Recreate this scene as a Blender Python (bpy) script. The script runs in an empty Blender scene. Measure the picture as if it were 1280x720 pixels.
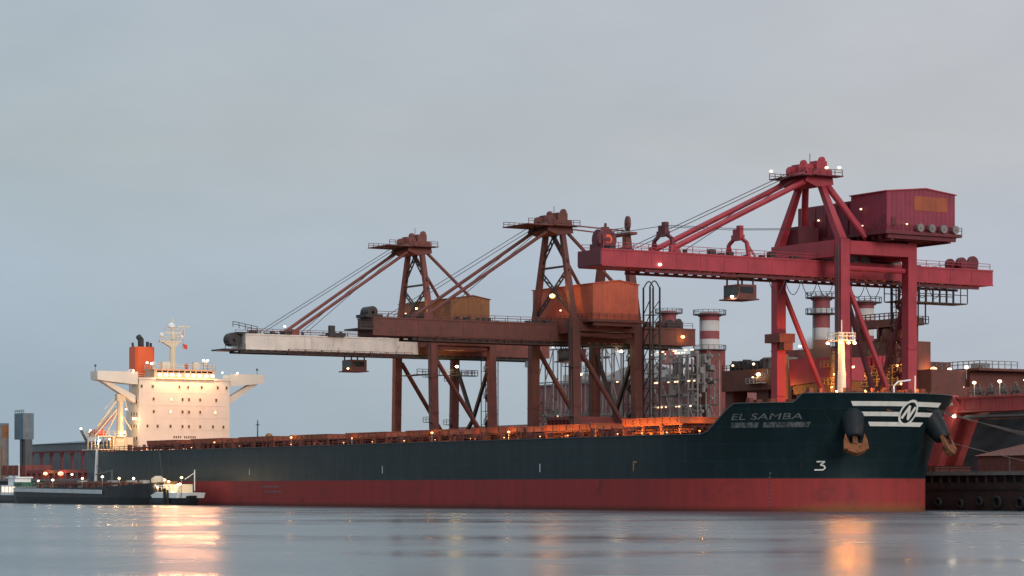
import bpy, bmesh, math, random
from mathutils import Vector, Matrix
random.seed(7)
R = math.radians
sc = bpy.context.scene
col = sc.collection

# ------------------------------------------------------------------ camera
EYE = 3.6
cam_d = bpy.data.cameras.new('camera'); cam = bpy.data.objects.new('camera', cam_d); col.objects.link(cam)
cam.location = (0, 0, EYE); cam.rotation_euler = (R(90), 0, 0)
cam_d.sensor_width = 36; cam_d.lens = 3250 / 1280 * 36
cam_d.shift_y = 250 / 1280
cam_d.clip_start = 1; cam_d.clip_end = 20000
sc.camera = cam

# ------------------------------------------------------------------ light
SUN_EL, SUN_AZ = 12.0, 150.0          # degrees; azimuth clockwise from +Y
world = bpy.data.worlds.new('World'); sc.world = world; world.use_nodes = True
def build_world():
    nt = world.node_tree; nt.nodes.clear(); N = nt.nodes.new; L = nt.links.new
    out = N('ShaderNodeOutputWorld'); bg = N('ShaderNodeBackground'); L(bg.outputs[0], out.inputs[0])
    sky = N('ShaderNodeTexSky'); sky.sky_type = 'NISHITA'; sky.sun_disc = False
    sky.sun_elevation = R(SUN_EL); sky.sun_rotation = R(SUN_AZ); sky.air_density = 1.2; sky.dust_density = 2.0
    tc = N('ShaderNodeTexCoord'); sep = N('ShaderNodeSeparateXYZ'); L(tc.outputs['Generated'], sep.inputs[0])
    # overcast layer: height ramp
    ramp = N('ShaderNodeValToRGB'); cr = ramp.color_ramp
    cr.elements[0].position = 0.0; cr.elements[0].color = (3.72, 4.52, 5.20, 1)
    cr.elements[1].position = 1.0; cr.elements[1].color = (8.6, 9.1, 10.0, 1)
    for p, c in ((0.030, (3.90, 4.63, 5.26)), (0.085, (4.42, 5.08, 5.85)), (0.13, (4.62, 4.98, 5.24)), (0.19, (4.70, 5.08, 5.52)), (0.40, (6.6, 7.0, 7.8))):
        e = cr.elements.new(p); e.color = (*c, 1)
    L(sep.outputs[2], ramp.inputs[0])
    # brighter to the right
    mr = N('ShaderNodeMapRange'); mr.inputs[1].default_value = -0.22; mr.inputs[2].default_value = 0.24
    mr.inputs[3].default_value = 0.0; mr.inputs[4].default_value = 1.0; L(sep.outputs[0], mr.inputs[0])
    mc = N('ShaderNodeMix'); mc.data_type = 'RGBA'; mc.inputs[6].default_value = (0.90, 0.97, 0.99, 1); mc.inputs[7].default_value = (1.13, 1.065, 1.07, 1)
    L(mr.outputs[0], mc.inputs[0])
    mul = N('ShaderNodeMix'); mul.data_type = 'RGBA'; mul.blend_type = 'MULTIPLY'; mul.inputs[0].default_value = 1
    L(ramp.outputs[0], mul.inputs[6]); L(mc.outputs[2], mul.inputs[7])
    # soft stratus bands
    mp = N('ShaderNodeMapping'); mp.inputs['Scale'].default_value = (5, 5, 16); mp.inputs['Rotation'].default_value = (0, R(-7), 0)
    L(tc.outputs['Generated'], mp.inputs[0])
    nz = N('ShaderNodeTexNoise'); nz.inputs['Scale'].default_value = 1.0; nz.inputs['Detail'].default_value = 4; nz.inputs['Roughness'].default_value = 0.5
    L(mp.outputs[0], nz.inputs['Vector'])
    nr = N('ShaderNodeMapRange'); nr.inputs[1].default_value = 0.3; nr.inputs[2].default_value = 0.7; L(nz.outputs[0], nr.inputs[0])
    cb = N('ShaderNodeMix'); cb.data_type = 'RGBA'; cb.inputs[6].default_value = (0.965, 0.978, 1.0, 1); cb.inputs[7].default_value = (1.045, 1.025, 1.0, 1)
    L(nr.outputs[0], cb.inputs[0])
    mul2 = N('ShaderNodeMix'); mul2.data_type = 'RGBA'; mul2.blend_type = 'MULTIPLY'; mul2.inputs[0].default_value = 1
    L(mul.outputs[2], mul2.inputs[6]); L(cb.outputs[2], mul2.inputs[7])
    mp2 = N('ShaderNodeMapping'); mp2.inputs['Scale'].default_value = (14, 14, 38); mp2.inputs['Location'].default_value = (3.1, 0.7, 1.9); mp2.inputs['Rotation'].default_value = (0, R(5), 0); L(tc.outputs['Generated'], mp2.inputs[0])
    nz2 = N('ShaderNodeTexNoise'); nz2.inputs['Scale'].default_value = 1.0; nz2.inputs['Detail'].default_value = 6; nz2.inputs['Roughness'].default_value = 0.55; L(mp2.outputs[0], nz2.inputs['Vector'])
    nr2 = N('ShaderNodeMapRange'); nr2.inputs[1].default_value = 0.32; nr2.inputs[2].default_value = 0.68; L(nz2.outputs[0], nr2.inputs[0])
    cb2 = N('ShaderNodeMix'); cb2.data_type = 'RGBA'; cb2.inputs[6].default_value = (0.962, 0.968, 0.970, 1); cb2.inputs[7].default_value = (1.03, 1.03, 1.035, 1); L(nr2.outputs[0], cb2.inputs[0])
    mul3 = N('ShaderNodeMix'); mul3.data_type = 'RGBA'; mul3.blend_type = 'MULTIPLY'; mul3.inputs[0].default_value = 1
    L(mul2.outputs[2], mul3.inputs[6]); L(cb2.outputs[2], mul3.inputs[7])
    mix = N('ShaderNodeMix'); mix.data_type = 'RGBA'; mix.inputs[0].default_value = 0.95
    L(sky.outputs[0], mix.inputs[6]); L(mul3.outputs[2], mix.inputs[7])
    L(mix.outputs[2], bg.inputs[0]); bg.inputs[1].default_value = 0.1
build_world()
sun_d = bpy.data.lights.new('sun', 'SUN'); sun_d.energy = 1.5; sun_d.angle = R(20); sun_d.color = (1.0, 0.93, 0.86)
sun = bpy.data.objects.new('sun', sun_d); col.objects.link(sun)
_sd = Vector((math.sin(R(SUN_AZ)) * math.cos(R(SUN_EL)), math.cos(R(SUN_AZ)) * math.cos(R(SUN_EL)), math.sin(R(SUN_EL))))
sun.rotation_euler = (-_sd).to_track_quat('-Z', 'Y').to_euler()
sun.location = (100, -100, 200)
sc.view_settings.view_transform = 'Standard'; sc.view_settings.look = 'None'
sc.view_settings.exposure = 0.0; sc.view_settings.gamma = 1.0; sc.view_settings.use_curve_mapping = False

# ------------------------------------------------------------------ berth frame: u along the quay (towards the bow), v landward, z up
HX, HYv = 0.51908641, -0.85472177
OX, OY = -85.8413371, 632.56285298
ANG = math.atan2(HYv, HX)
def W(u, v, z=0.0):
    return Vector((OX + HX * u - HYv * v, OY + HYv * u + HX * v, z))
def ray(px, py, v):          # survey helper: where the sight line through a photo point meets the vertical plane v
    r = (px - 640) / 3250; ox, oy = OX - HYv * v, OY + HX * v
    u = (r * oy - ox) / (HX - r * HYv); Y = oy + HYv * u
    return u, EYE + (610 - py) * Y / 3250
def ray_u(px, py, u):        # the same with the plane u
    r = (px - 640) / 3250; ox, oy = OX + HX * u, OY + HYv * u
    v = (r * oy - ox) / (-HYv - r * HX); Y = oy + HX * v
    return v, EYE + (610 - py) * Y / 3250

# ------------------------------------------------------------------ materials
def new_mat(name):
    m = bpy.data.materials.new(name); m.use_nodes = True
    return m, m.node_tree, m.node_tree.nodes['Principled BSDF']
def paint(name, rgb, rough=0.55, rust=None, rust_amt=0.3, streak=0.5, var=0.25, scale=0.35, metallic=0.0, rscale=1.0):
    m, nt, b = new_mat(name); N = nt.nodes.new; L = nt.links.new
    tc = N('ShaderNodeTexCoord')
    mp = N('ShaderNodeMapping'); mp.inputs['Scale'].default_value = (1, 1, 0.12); L(tc.outputs['Object'], mp.inputs[0])
    n1 = N('ShaderNodeTexNoise'); n1.inputs['Scale'].default_value = scale; n1.inputs['Detail'].default_value = 5; n1.inputs['Roughness'].default_value = 0.6
    L(tc.outputs['Object'], n1.inputs['Vector'])
    n2 = N('ShaderNodeTexNoise'); n2.inputs['Scale'].default_value = 1.1; n2.inputs['Detail'].default_value = 4; L(mp.outputs[0], n2.inputs['Vector'])
    f1 = N('ShaderNodeMapRange'); f1.inputs[1].default_value = 0.3; f1.inputs[2].default_value = 0.7; L(n1.outputs[0], f1.inputs[0])
    a = N('ShaderNodeMix'); a.data_type = 'RGBA'
    a.inputs[6].default_value = (*[c * (1 - var) for c in rgb], 1); a.inputs[7].default_value = (*[min(1, c * (1 + var)) for c in rgb], 1)
    L(f1.outputs[0], a.inputs[0])
    f2 = N('ShaderNodeMapRange'); f2.inputs[1].default_value = 0.52; f2.inputs[2].default_value = 0.75; f2.inputs[4].default_value = streak
    L(n2.outputs[0], f2.inputs[0])
    d = N('ShaderNodeMix'); d.data_type = 'RGBA'; L(f2.outputs[0], d.inputs[0]); L(a.outputs[2], d.inputs[6])
    dk = rust if rust else [c * 0.45 for c in rgb]
    d.inputs[7].default_value = (*[0.5 * c + 0.5 * q for c, q in zip([x * 0.6 for x in rgb], dk)], 1)
    last = d.outputs[2]
    if rust:
        n3 = N('ShaderNodeTexNoise'); n3.inputs['Scale'].default_value = 0.55 * rscale; n3.inputs['Detail'].default_value = 9; n3.inputs['Roughness'].default_value = 0.72
        L(tc.outputs['Object'], n3.inputs['Vector'])
        f3 = N('ShaderNodeMapRange'); f3.inputs[1].default_value = 0.66 - rust_amt * 0.3; f3.inputs[2].default_value = 0.72 - rust_amt * 0.25
        L(n3.outputs[0], f3.inputs[0])
        e = N('ShaderNodeMix'); e.data_type = 'RGBA'; L(f3.outputs[0], e.inputs[0]); L(last, e.inputs[6]); e.inputs[7].default_value = (*rust, 1)
        last = e.outputs[2]
    L(last, b.inputs['Base Color'])
    rr = N('ShaderNodeMapRange'); rr.inputs[3].default_value = max(0.05, rough - 0.12); rr.inputs[4].default_value = min(1, rough + 0.12)
    L(n1.outputs[0], rr.inputs[0]); L(rr.outputs[0], b.inputs['Roughness'])
    b.inputs['Metallic'].default_value = metallic
    return m
def glow(name, rgb, s):
    m, nt, b = new_mat(name)
    b.inputs['Base Color'].default_value = (0.8, 0.8, 0.8, 1)
    b.inputs['Emission Color'].default_value = (*rgb, 1); b.inputs['Emission Strength'].default_value = s
    return m
def cladding(name, rgb, pitch=0.9, axis=0, rough=0.6, var=0.2, rust=None, rust_amt=0.15):
    m = paint(name, rgb, rough, rust, rust_amt, 0.35, var)
    nt = m.node_tree; b = nt.nodes['Principled BSDF']; N = nt.nodes.new; L = nt.links.new
    tc = N('ShaderNodeTexCoord'); sp = N('ShaderNodeSeparateXYZ'); L(tc.outputs['Object'], sp.inputs[0])
    ad = N('ShaderNodeMath'); ad.operation = 'ADD'; L(sp.outputs[0], ad.inputs[0]); L(sp.outputs[1], ad.inputs[1])
    mu = N('ShaderNodeMath'); mu.operation = 'MULTIPLY'; mu.inputs[1].default_value = 2 * math.pi / pitch; L(ad.outputs[0], mu.inputs[0])
    si = N('ShaderNodeMath'); si.operation = 'SINE'; L(mu.outputs[0], si.inputs[0])
    bp = N('ShaderNodeBump'); bp.inputs['Strength'].default_value = 0.3; bp.inputs['Distance'].default_value = 0.06
    L(si.outputs[0], bp.inputs['Height']); L(bp.outputs[0], b.inputs['Normal'])
    return m

RUST = (0.095, 0.034, 0.021)
M = {}
M['crimson'] = paint('crimson_paint', (0.33, 0.029, 0.043), 0.5, (0.14, 0.022, 0.022), 0.14, 0.45, 0.20)
M['crimson_clad'] = cladding('crimson_cladding', (0.215, 0.022, 0.045), 1.0)
M['stacker_red'] = paint('stacker_red_paint', (0.31, 0.050, 0.050), 0.6, (0.14, 0.035, 0.03), 0.25, 0.5, 0.2)
M['annex_clad'] = cladding('annex_cladding', (0.17, 0.020, 0.034), 1.0, rust=(0.07, 0.02, 0.018), rust_amt=0.35)
M['dark_crimson'] = paint('dark_crimson_paint', (0.12, 0.016, 0.024), 0.6)
M['rust_red'] = paint('rust_red_paint', (0.175, 0.045, 0.034), 0.65, RUST, 0.42, 0.6, 0.25)
M['rust_brown'] = paint('rust_brown_paint', (0.125, 0.037, 0.029), 0.7, RUST, 0.5, 0.6, 0.25)
M['dusty_red'] = paint('dusty_red_paint', (0.20, 0.046, 0.042), 0.7, RUST, 0.35, 0.5, 0.25)
M['orange_clad'] = cladding('orange_cladding', (0.47, 0.092, 0.040), 1.1, rust=(0.22, 0.05, 0.02), rust_amt=0.12)
M['ochre_clad'] = cladding('ochre_cladding', (0.235, 0.085, 0.024), 1.1, rust=(0.10, 0.045, 0.02), rust_amt=0.3)
M['orange_panel'] = paint('orange_panel', (0.30, 0.065, 0.022), 0.6)
M['cream_boom'] = paint('weathered_cream_paint', (0.66, 0.585, 0.51), 0.6, (0.20, 0.085, 0.05), 0.17, 0.35, 0.12, rscale=1.4)
M['black_steel'] = paint('dark_steel', (0.030, 0.026, 0.025), 0.6)
M['grey_steel'] = paint('galvanised_steel', (0.26, 0.27, 0.27), 0.55)
M['dark_grey'] = paint('dark_grey_paint', (0.07, 0.075, 0.08), 0.6)
M['brown'] = paint('ore_stained_brown', (0.115, 0.040, 0.028), 0.8, RUST, 0.4, 0.5, 0.3)
M['wheelhouse'] = paint('wheelhouse_glow_tint', (0.60, 0.40, 0.27), 0.55, None, 0, 0.15, 0.06)  # salmon tint stands in for the floodlight glow on the wheelhouse
M['white'] = paint('ship_white', (0.79, 0.705, 0.58), 0.5, None, 0, 0.12, 0.05)
M['buff'] = paint('buff_paint', (0.72, 0.60, 0.42), 0.5, None, 0, 0.2, 0.06)
M['pure_white'] = paint('white_paint', (0.80, 0.80, 0.78), 0.5, None, 0, 0.15, 0.05)
M['mark_white'] = paint('mark_paint', (0.78, 0.76, 0.70), 0.6, (0.35, 0.22, 0.10), 0.10, 0.3, 0.08, rscale=2.5)
M['faded'] = paint('faded_lettering', (0.120, 0.130, 0.132), 0.7, None, 0, 0.5, 0.35, 1.2)
M['funnel'] = paint('funnel_orange', (0.80, 0.115, 0.022), 0.45, None, 0, 0.2, 0.08)
M['lifeboat'] = paint('lifeboat_red', (0.65, 0.05, 0.025), 0.4, None, 0, 0.1, 0.05)
M['deck_red'] = paint('deck_red_oxide', (0.17, 0.040, 0.024), 0.7, RUST, 0.35, 0.4, 0.25)
M['hatch'] = paint('hatch_cover_oxide', (0.25, 0.060, 0.026), 0.6, RUST, 0.25, 0.3, 0.2)
M['glass'] = paint('dark_glass', (0.012, 0.014, 0.018), 0.1, None, 0, 0, 0.05)
M['window_dark'] = paint('recessed_window', (0.085, 0.055, 0.040), 0.2, None, 0, 0, 0.1)
M['green'] = paint('green_paint', (0.02, 0.16, 0.10), 0.5)
M['yellow'] = paint('yellow_and_lamplit_ochre', (0.30, 0.145, 0.04), 0.5)  # on the works' stair and walkways this ochre stands in for orange lamplight
M['blue_grey'] = cladding('blue_grey_cladding', (0.115, 0.165, 0.195), 2.2)
M['slate'] = cladding('slate_cladding', (0.155, 0.185, 0.20), 2.6)
M['concrete'] = paint('weathered_concrete', (0.20, 0.18, 0.17), 0.85)
M['quay_face'] = paint('quay_face', (0.045, 0.024, 0.020), 0.8, RUST, 0.35, 0.6, 0.4)
M['quay_top'] = paint('quay_ground', (0.11, 0.060, 0.045), 0.9)
M['rubber'] = paint('rubber', (0.015, 0.015, 0.016), 0.8)
M['stack_red'] = paint('chimney_red', (0.26, 0.058, 0.064), 0.7, None, 0, 0.3, 0.15)
M['stack_white'] = paint('chimney_white', (0.54, 0.51, 0.49), 0.7, None, 0, 0.4, 0.1)
M['pink_clad'] = cladding('faded_red_cladding', (0.23, 0.088, 0.086), 1.6)
M['bulk_grey'] = paint('grey_ore', (0.020, 0.021, 0.023), 0.98, (0.040, 0.026, 0.018), 0.3, 0.0, 0.4, 0.12); M['bulk_grey'].node_tree.nodes['Principled BSDF'].inputs['Specular IOR Level'].default_value = 0.05
M['rope'] = paint('rope', (0.13, 0.10, 0.085), 0.9)
M['barge'] = paint('barge_black', (0.020, 0.022, 0.026), 0.5, None, 0, 0.4, 0.3)
M['stripe'] = paint('barge_stripe', (0.50, 0.52, 0.53), 0.6, (0.15, 0.11, 0.09), 0.12, 0.3, 0.1)
M['shed_roof'] = cladding('faded_shed_roof', (0.165, 0.070, 0.058), 1.2)
M['lamp_warm'] = glow('lamp_warm', (1.0, 0.56, 0.24), 7)
M['lamp_bridge'] = glow('lamp_bridge', (1.0, 0.66, 0.38), 9)
M['lamp_mast'] = glow('lamp_mast', (1.0, 0.48, 0.18), 7)
M['lamp_sodium'] = glow('lamp_sodium', (1.0, 0.36, 0.06), 4.5)
M['lamp_red'] = glow('lamp_red', (1.0, 0.12, 0.05), 3.5)
M['lamp_white'] = glow('lamp_white', (1.0, 0.80, 0.56), 7)
M['lamp_rack'] = glow('lamp_rack', (1.0, 0.60, 0.28), 1.6)
M['rack_steel'] = paint('rack_steel', (0.24, 0.205, 0.185), 0.65, RUST, 0.3)
M['lamp_dim'] = glow('lamp_dim', (1.0, 0.64, 0.33), 2.4)
M['lit_window'] = glow('lit_window', (1.0, 0.74, 0.46), 1.2)

# hull paints: weathering follows plating, not light
def hull_mat():
    m, nt, b = new_mat('hull_black'); N = nt.nodes.new; L = nt.links.new
    tc = N('ShaderNodeTexCoord')
    mp = N('ShaderNodeMapping'); mp.inputs['Scale'].default_value = (0.5, 0.5, 0.03); L(tc.outputs['Object'], mp.inputs[0])
    n = N('ShaderNodeTexNoise'); n.inputs['Scale'].default_value = 1.0; n.inputs['Detail'].default_value = 6; L(mp.outputs[0], n.inputs['Vector'])
    f = N('ShaderNodeMapRange'); f.inputs[1].default_value = 0.45; f.inputs[2].default_value = 0.8; L(n.outputs[0], f.inputs[0])
    a = N('ShaderNodeMix'); a.data_type = 'RGBA'; a.inputs[6].default_value = (0.0045, 0.0150, 0.0180, 1); a.inputs[7].default_value = (0.010, 0.024, 0.029, 1)
    L(f.outputs[0], a.inputs[0])
    mq = N('ShaderNodeMapping'); mq.inputs['Scale'].default_value = (0.018, 0.05, 0.06); L(tc.outputs['Object'], mq.inputs[0])
    n2 = N('ShaderNodeTexNoise'); n2.inputs['Scale'].default_value = 1.6; n2.inputs['Detail'].default_value = 7; n2.inputs['Roughness'].default_value = 0.65; L(mq.outputs[0], n2.inputs['Vector'])
    g = N('ShaderNodeMapRange'); g.inputs[1].default_value = 0.56; g.inputs[2].default_value = 0.72; g.inputs[4].default_value = 0.32; L(n2.outputs[0], g.inputs[0])
    e = N('ShaderNodeMix'); e.data_type = 'RGBA'; L(g.outputs[0], e.inputs[0]); L(a.outputs[2], e.inputs[6]); e.inputs[7].default_value = (0.026, 0.021, 0.022, 1)
    # plating panels
    br = N('ShaderNodeTexBrick'); br.inputs['Scale'].default_value = 1.0; br.inputs['Brick Width'].default_value = 11; br.inputs['Row Height'].default_value = 2.6
    br.inputs['Mortar Size'].default_value = 0.06; br.inputs['Color1'].default_value = (1, 1, 1, 1); br.inputs['Color2'].default_value = (0.78, 0.80, 0.80, 1); br.inputs['Mortar'].default_value = (1.5, 1.5, 1.5, 1)
    sp = N('ShaderNodeSeparateXYZ'); cb = N('ShaderNodeCombineXYZ'); L(tc.outputs['Object'], sp.inputs[0]); L(sp.outputs[0], cb.inputs[0]); L(sp.outputs[2], cb.inputs[1]); L(cb.outputs[0], br.inputs['Vector'])
    h = N('ShaderNodeMix'); h.data_type = 'RGBA'; h.blend_type = 'MULTIPLY'; h.inputs[0].default_value = 1; L(e.outputs[2], h.inputs[6]); L(br.outputs[0], h.inputs[7])
    mr_ = N('ShaderNodeMapping'); mr_.inputs['Scale'].default_value = (1.3, 1.3, 0.05); L(tc.outputs['Object'], mr_.inputs[0])
    n5 = N('ShaderNodeTexNoise'); n5.inputs['Scale'].default_value = 1.0; n5.inputs['Detail'].default_value = 3; L(mr_.outputs[0], n5.inputs['Vector'])
    n6 = N('ShaderNodeTexNoise'); n6.inputs['Scale'].default_value = 0.05; n6.inputs['Detail'].default_value = 3; L(tc.outputs['Object'], n6.inputs['Vector'])
    q5 = N('ShaderNodeMapRange'); q5.inputs[1].default_value = 0.62; q5.inputs[2].default_value = 0.74; L(n5.outputs[0], q5.inputs[0])
    q6 = N('ShaderNodeMapRange'); q6.inputs[1].default_value = 0.45; q6.inputs[2].default_value = 0.65; q6.inputs[4].default_value = 0.75; L(n6.outputs[0], q6.inputs[0])
    q7 = N('ShaderNodeMath'); q7.operation = 'MULTIPLY'; L(q5.outputs[0], q7.inputs[0]); L(q6.outputs[0], q7.inputs[1])
    k5 = N('ShaderNodeMix'); k5.data_type = 'RGBA'; L(q7.outputs[0], k5.inputs[0]); L(h.outputs[2], k5.inputs[6]); k5.inputs[7].default_value = (0.060, 0.036, 0.026, 1)
    ms_ = N('ShaderNodeMapping'); ms_.inputs['Scale'].default_value = (0.06, 0.06, 1.6); L(tc.outputs['Object'], ms_.inputs[0])
    n7 = N('ShaderNodeTexNoise'); n7.inputs['Scale'].default_value = 1.0; n7.inputs['Detail'].default_value = 8; n7.inputs['Roughness'].default_value = 0.7; L(ms_.outputs[0], n7.inputs['Vector'])
    q8 = N('ShaderNodeMapRange'); q8.inputs[1].default_value = 0.68; q8.inputs[2].default_value = 0.73; q8.inputs[4].default_value = 0.5; L(n7.outputs[0], q8.inputs[0])
    k6 = N('ShaderNodeMix'); k6.data_type = 'RGBA'; L(q8.outputs[0], k6.inputs[0]); L(k5.outputs[2], k6.inputs[6]); k6.inputs[7].default_value = (0.085, 0.090, 0.092, 1)
    L(k6.outputs[2], b.inputs['Base Color'])
    n4 = N('ShaderNodeTexNoise'); n4.inputs['Scale'].default_value = 0.25; n4.inputs['Detail'].default_value = 3; L(tc.outputs['Object'], n4.inputs['Vector'])
    bp = N('ShaderNodeBump'); bp.inputs['Strength'].default_value = 0.35; bp.inputs['Distance'].default_value = 0.25; L(n4.outputs[0], bp.inputs['Height']); L(bp.outputs[0], b.inputs['Normal'])
    b.inputs['Roughness'].default_value = 0.42; b.inputs['Specular IOR Level'].default_value = 0.28
    return m
def boot_mat():
    m, nt, b = new_mat('antifouling_red'); N = nt.nodes.new; L = nt.links.new
    tc = N('ShaderNodeTexCoord')
    mp = N('ShaderNodeMapping'); mp.inputs['Scale'].default_value = (1, 1, 0.06); L(tc.outputs['Object'], mp.inputs[0])
    n = N('ShaderNodeTexNoise'); n.inputs['Scale'].default_value = 0.55; n.inputs['Detail'].default_value = 7; n.inputs['Roughness'].default_value = 0.65; L(mp.outputs[0], n.inputs['Vector'])
    f = N('ShaderNodeMapRange'); f.inputs[1].default_value = 0.35; f.inputs[2].default_value = 0.75; L(n.outputs[0], f.inputs[0])
    a = N('ShaderNodeMix'); a.data_type = 'RGBA'; a.inputs[6].default_value = (0.31, 0.037, 0.034, 1); a.inputs[7].default_value = (0.215, 0.033, 0.033, 1); L(f.outputs[0], a.inputs[0])
    n2 = N('ShaderNodeTexNoise'); n2.inputs['Scale'].default_value = 0.12; n2.inputs['Detail'].default_value = 8; n2.inputs['Roughness'].default_value = 0.7; L(tc.outputs['Object'], n2.inputs['Vector'])
    g = N('ShaderNodeMapRange'); g.inputs[1].default_value = 0.56; g.inputs[2].default_value = 0.68; g.inputs[4].default_value = 0.7; L(n2.outputs[0], g.inputs[0])
    e = N('ShaderNodeMix'); e.data_type = 'RGBA'; L(g.outputs[0], e.inputs[0]); L(a.outputs[2], e.inputs[6]); e.inputs[7].default_value = (0.13, 0.030, 0.028, 1)
    # scuffs, and a slimy band at the water
    n3 = N('ShaderNodeTexNoise'); n3.inputs['Scale'].default_value = 1.1; n3.inputs['Detail'].default_value = 10; n3.inputs['Roughness'].default_value = 0.8; L(tc.outputs['Object'], n3.inputs['Vector'])
    k = N('ShaderNodeMapRange'); k.inputs[1].default_value = 0.63; k.inputs[2].default_value = 0.68; k.inputs[4].default_value = 0.6; L(n3.outputs[0], k.inputs[0])
    h = N('ShaderNodeMix'); h.data_type = 'RGBA'; L(k.outputs[0], h.inputs[0]); L(e.outputs[2], h.inputs[6]); h.inputs[7].default_value = (0.26, 0.15, 0.11, 1)
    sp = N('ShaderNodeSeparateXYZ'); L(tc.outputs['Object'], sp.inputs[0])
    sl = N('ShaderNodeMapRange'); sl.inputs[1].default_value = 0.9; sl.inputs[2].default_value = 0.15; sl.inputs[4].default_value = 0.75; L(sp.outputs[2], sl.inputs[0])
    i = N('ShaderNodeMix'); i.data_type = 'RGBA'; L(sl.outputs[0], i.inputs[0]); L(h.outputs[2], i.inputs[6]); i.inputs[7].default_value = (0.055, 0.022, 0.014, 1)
    # yellow-brown rust smear low on the bow
    bw = N('ShaderNodeMapRange'); bw.inputs[1].default_value = 262; bw.inputs[2].default_value = 273; L(sp.outputs[0], bw.inputs[0])
    lo = N('ShaderNodeMapRange'); lo.inputs[1].default_value = 2.6; lo.inputs[2].default_value = 0.3; L(sp.outputs[2], lo.inputs[0])
    mm = N('ShaderNodeMath'); mm.operation = 'MULTIPLY'; L(bw.outputs[0], mm.inputs[0]); L(lo.outputs[0], mm.inputs[1])
    m2 = N('ShaderNodeMath'); m2.operation = 'MULTIPLY'; L(mm.outputs[0], m2.inputs[0]); L(n3.outputs[0], m2.inputs[1])
    m3 = N('ShaderNodeMapRange'); m3.inputs[1].default_value = 0.18; m3.inputs[2].default_value = 0.50; m3.inputs[4].default_value = 0.6; L(m2.outputs[0], m3.inputs[0])
    j = N('ShaderNodeMix'); j.data_type = 'RGBA'; L(m3.outputs[0], j.inputs[0]); L(i.outputs[2], j.inputs[6]); j.inputs[7].default_value = (0.22, 0.095, 0.03, 1)
    L(j.outputs[2], b.inputs['Base Color']); b.inputs['Roughness'].default_value = 0.7; b.inputs['Specular IOR Level'].default_value = 0.2
    return m
M['hull'] = hull_mat(); M['boot'] = boot_mat()

def water_mat():
    m, nt, b = new_mat('harbour_water'); N = nt.nodes.new; L = nt.links.new
    b.inputs['Base Color'].default_value = (0.046, 0.092, 0.102, 1); b.inputs['IOR'].default_value = 1.75
    geo = N('ShaderNodeNewGeometry')
    mp = N('ShaderNodeMapping'); mp.inputs['Scale'].default_value = (0.022, 0.030, 1); L(geo.outputs['Position'], mp.inputs[0])
    n = N('ShaderNodeTexNoise'); n.inputs['Scale'].default_value = 1.0; n.inputs['Detail'].default_value = 3; n.inputs['Roughness'].default_value = 0.55; L(mp.outputs[0], n.inputs['Vector'])
    r = N('ShaderNodeMapRange'); r.inputs[1].default_value = 0.36; r.inputs[2].default_value = 0.56; r.inputs[3].default_value = 0.15; r.inputs[4].default_value = 0.29; L(n.outputs[0], r.inputs[0])
    L(r.outputs[0], b.inputs['Roughness'])
    mq = N('ShaderNodeMapping'); mq.inputs['Scale'].default_value = (0.10, 0.10, 1); L(geo.outputs['Position'], mq.inputs[0])
    n2 = N('ShaderNodeTexNoise'); n2.inputs['Scale'].default_value = 1.0; n2.inputs['Detail'].default_value = 5; n2.inputs['Roughness'].default_value = 0.6; L(mq.outputs[0], n2.inputs['Vector'])
    bp = N('ShaderNodeBump'); bp.inputs['Strength'].default_value = 0.13; bp.inputs['Distance'].default_value = 0.5; L(n2.outputs[0], bp.inputs['Height']); L(bp.outputs[0], b.inputs['Normal'])
    return m
M['water'] = water_mat()

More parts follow.
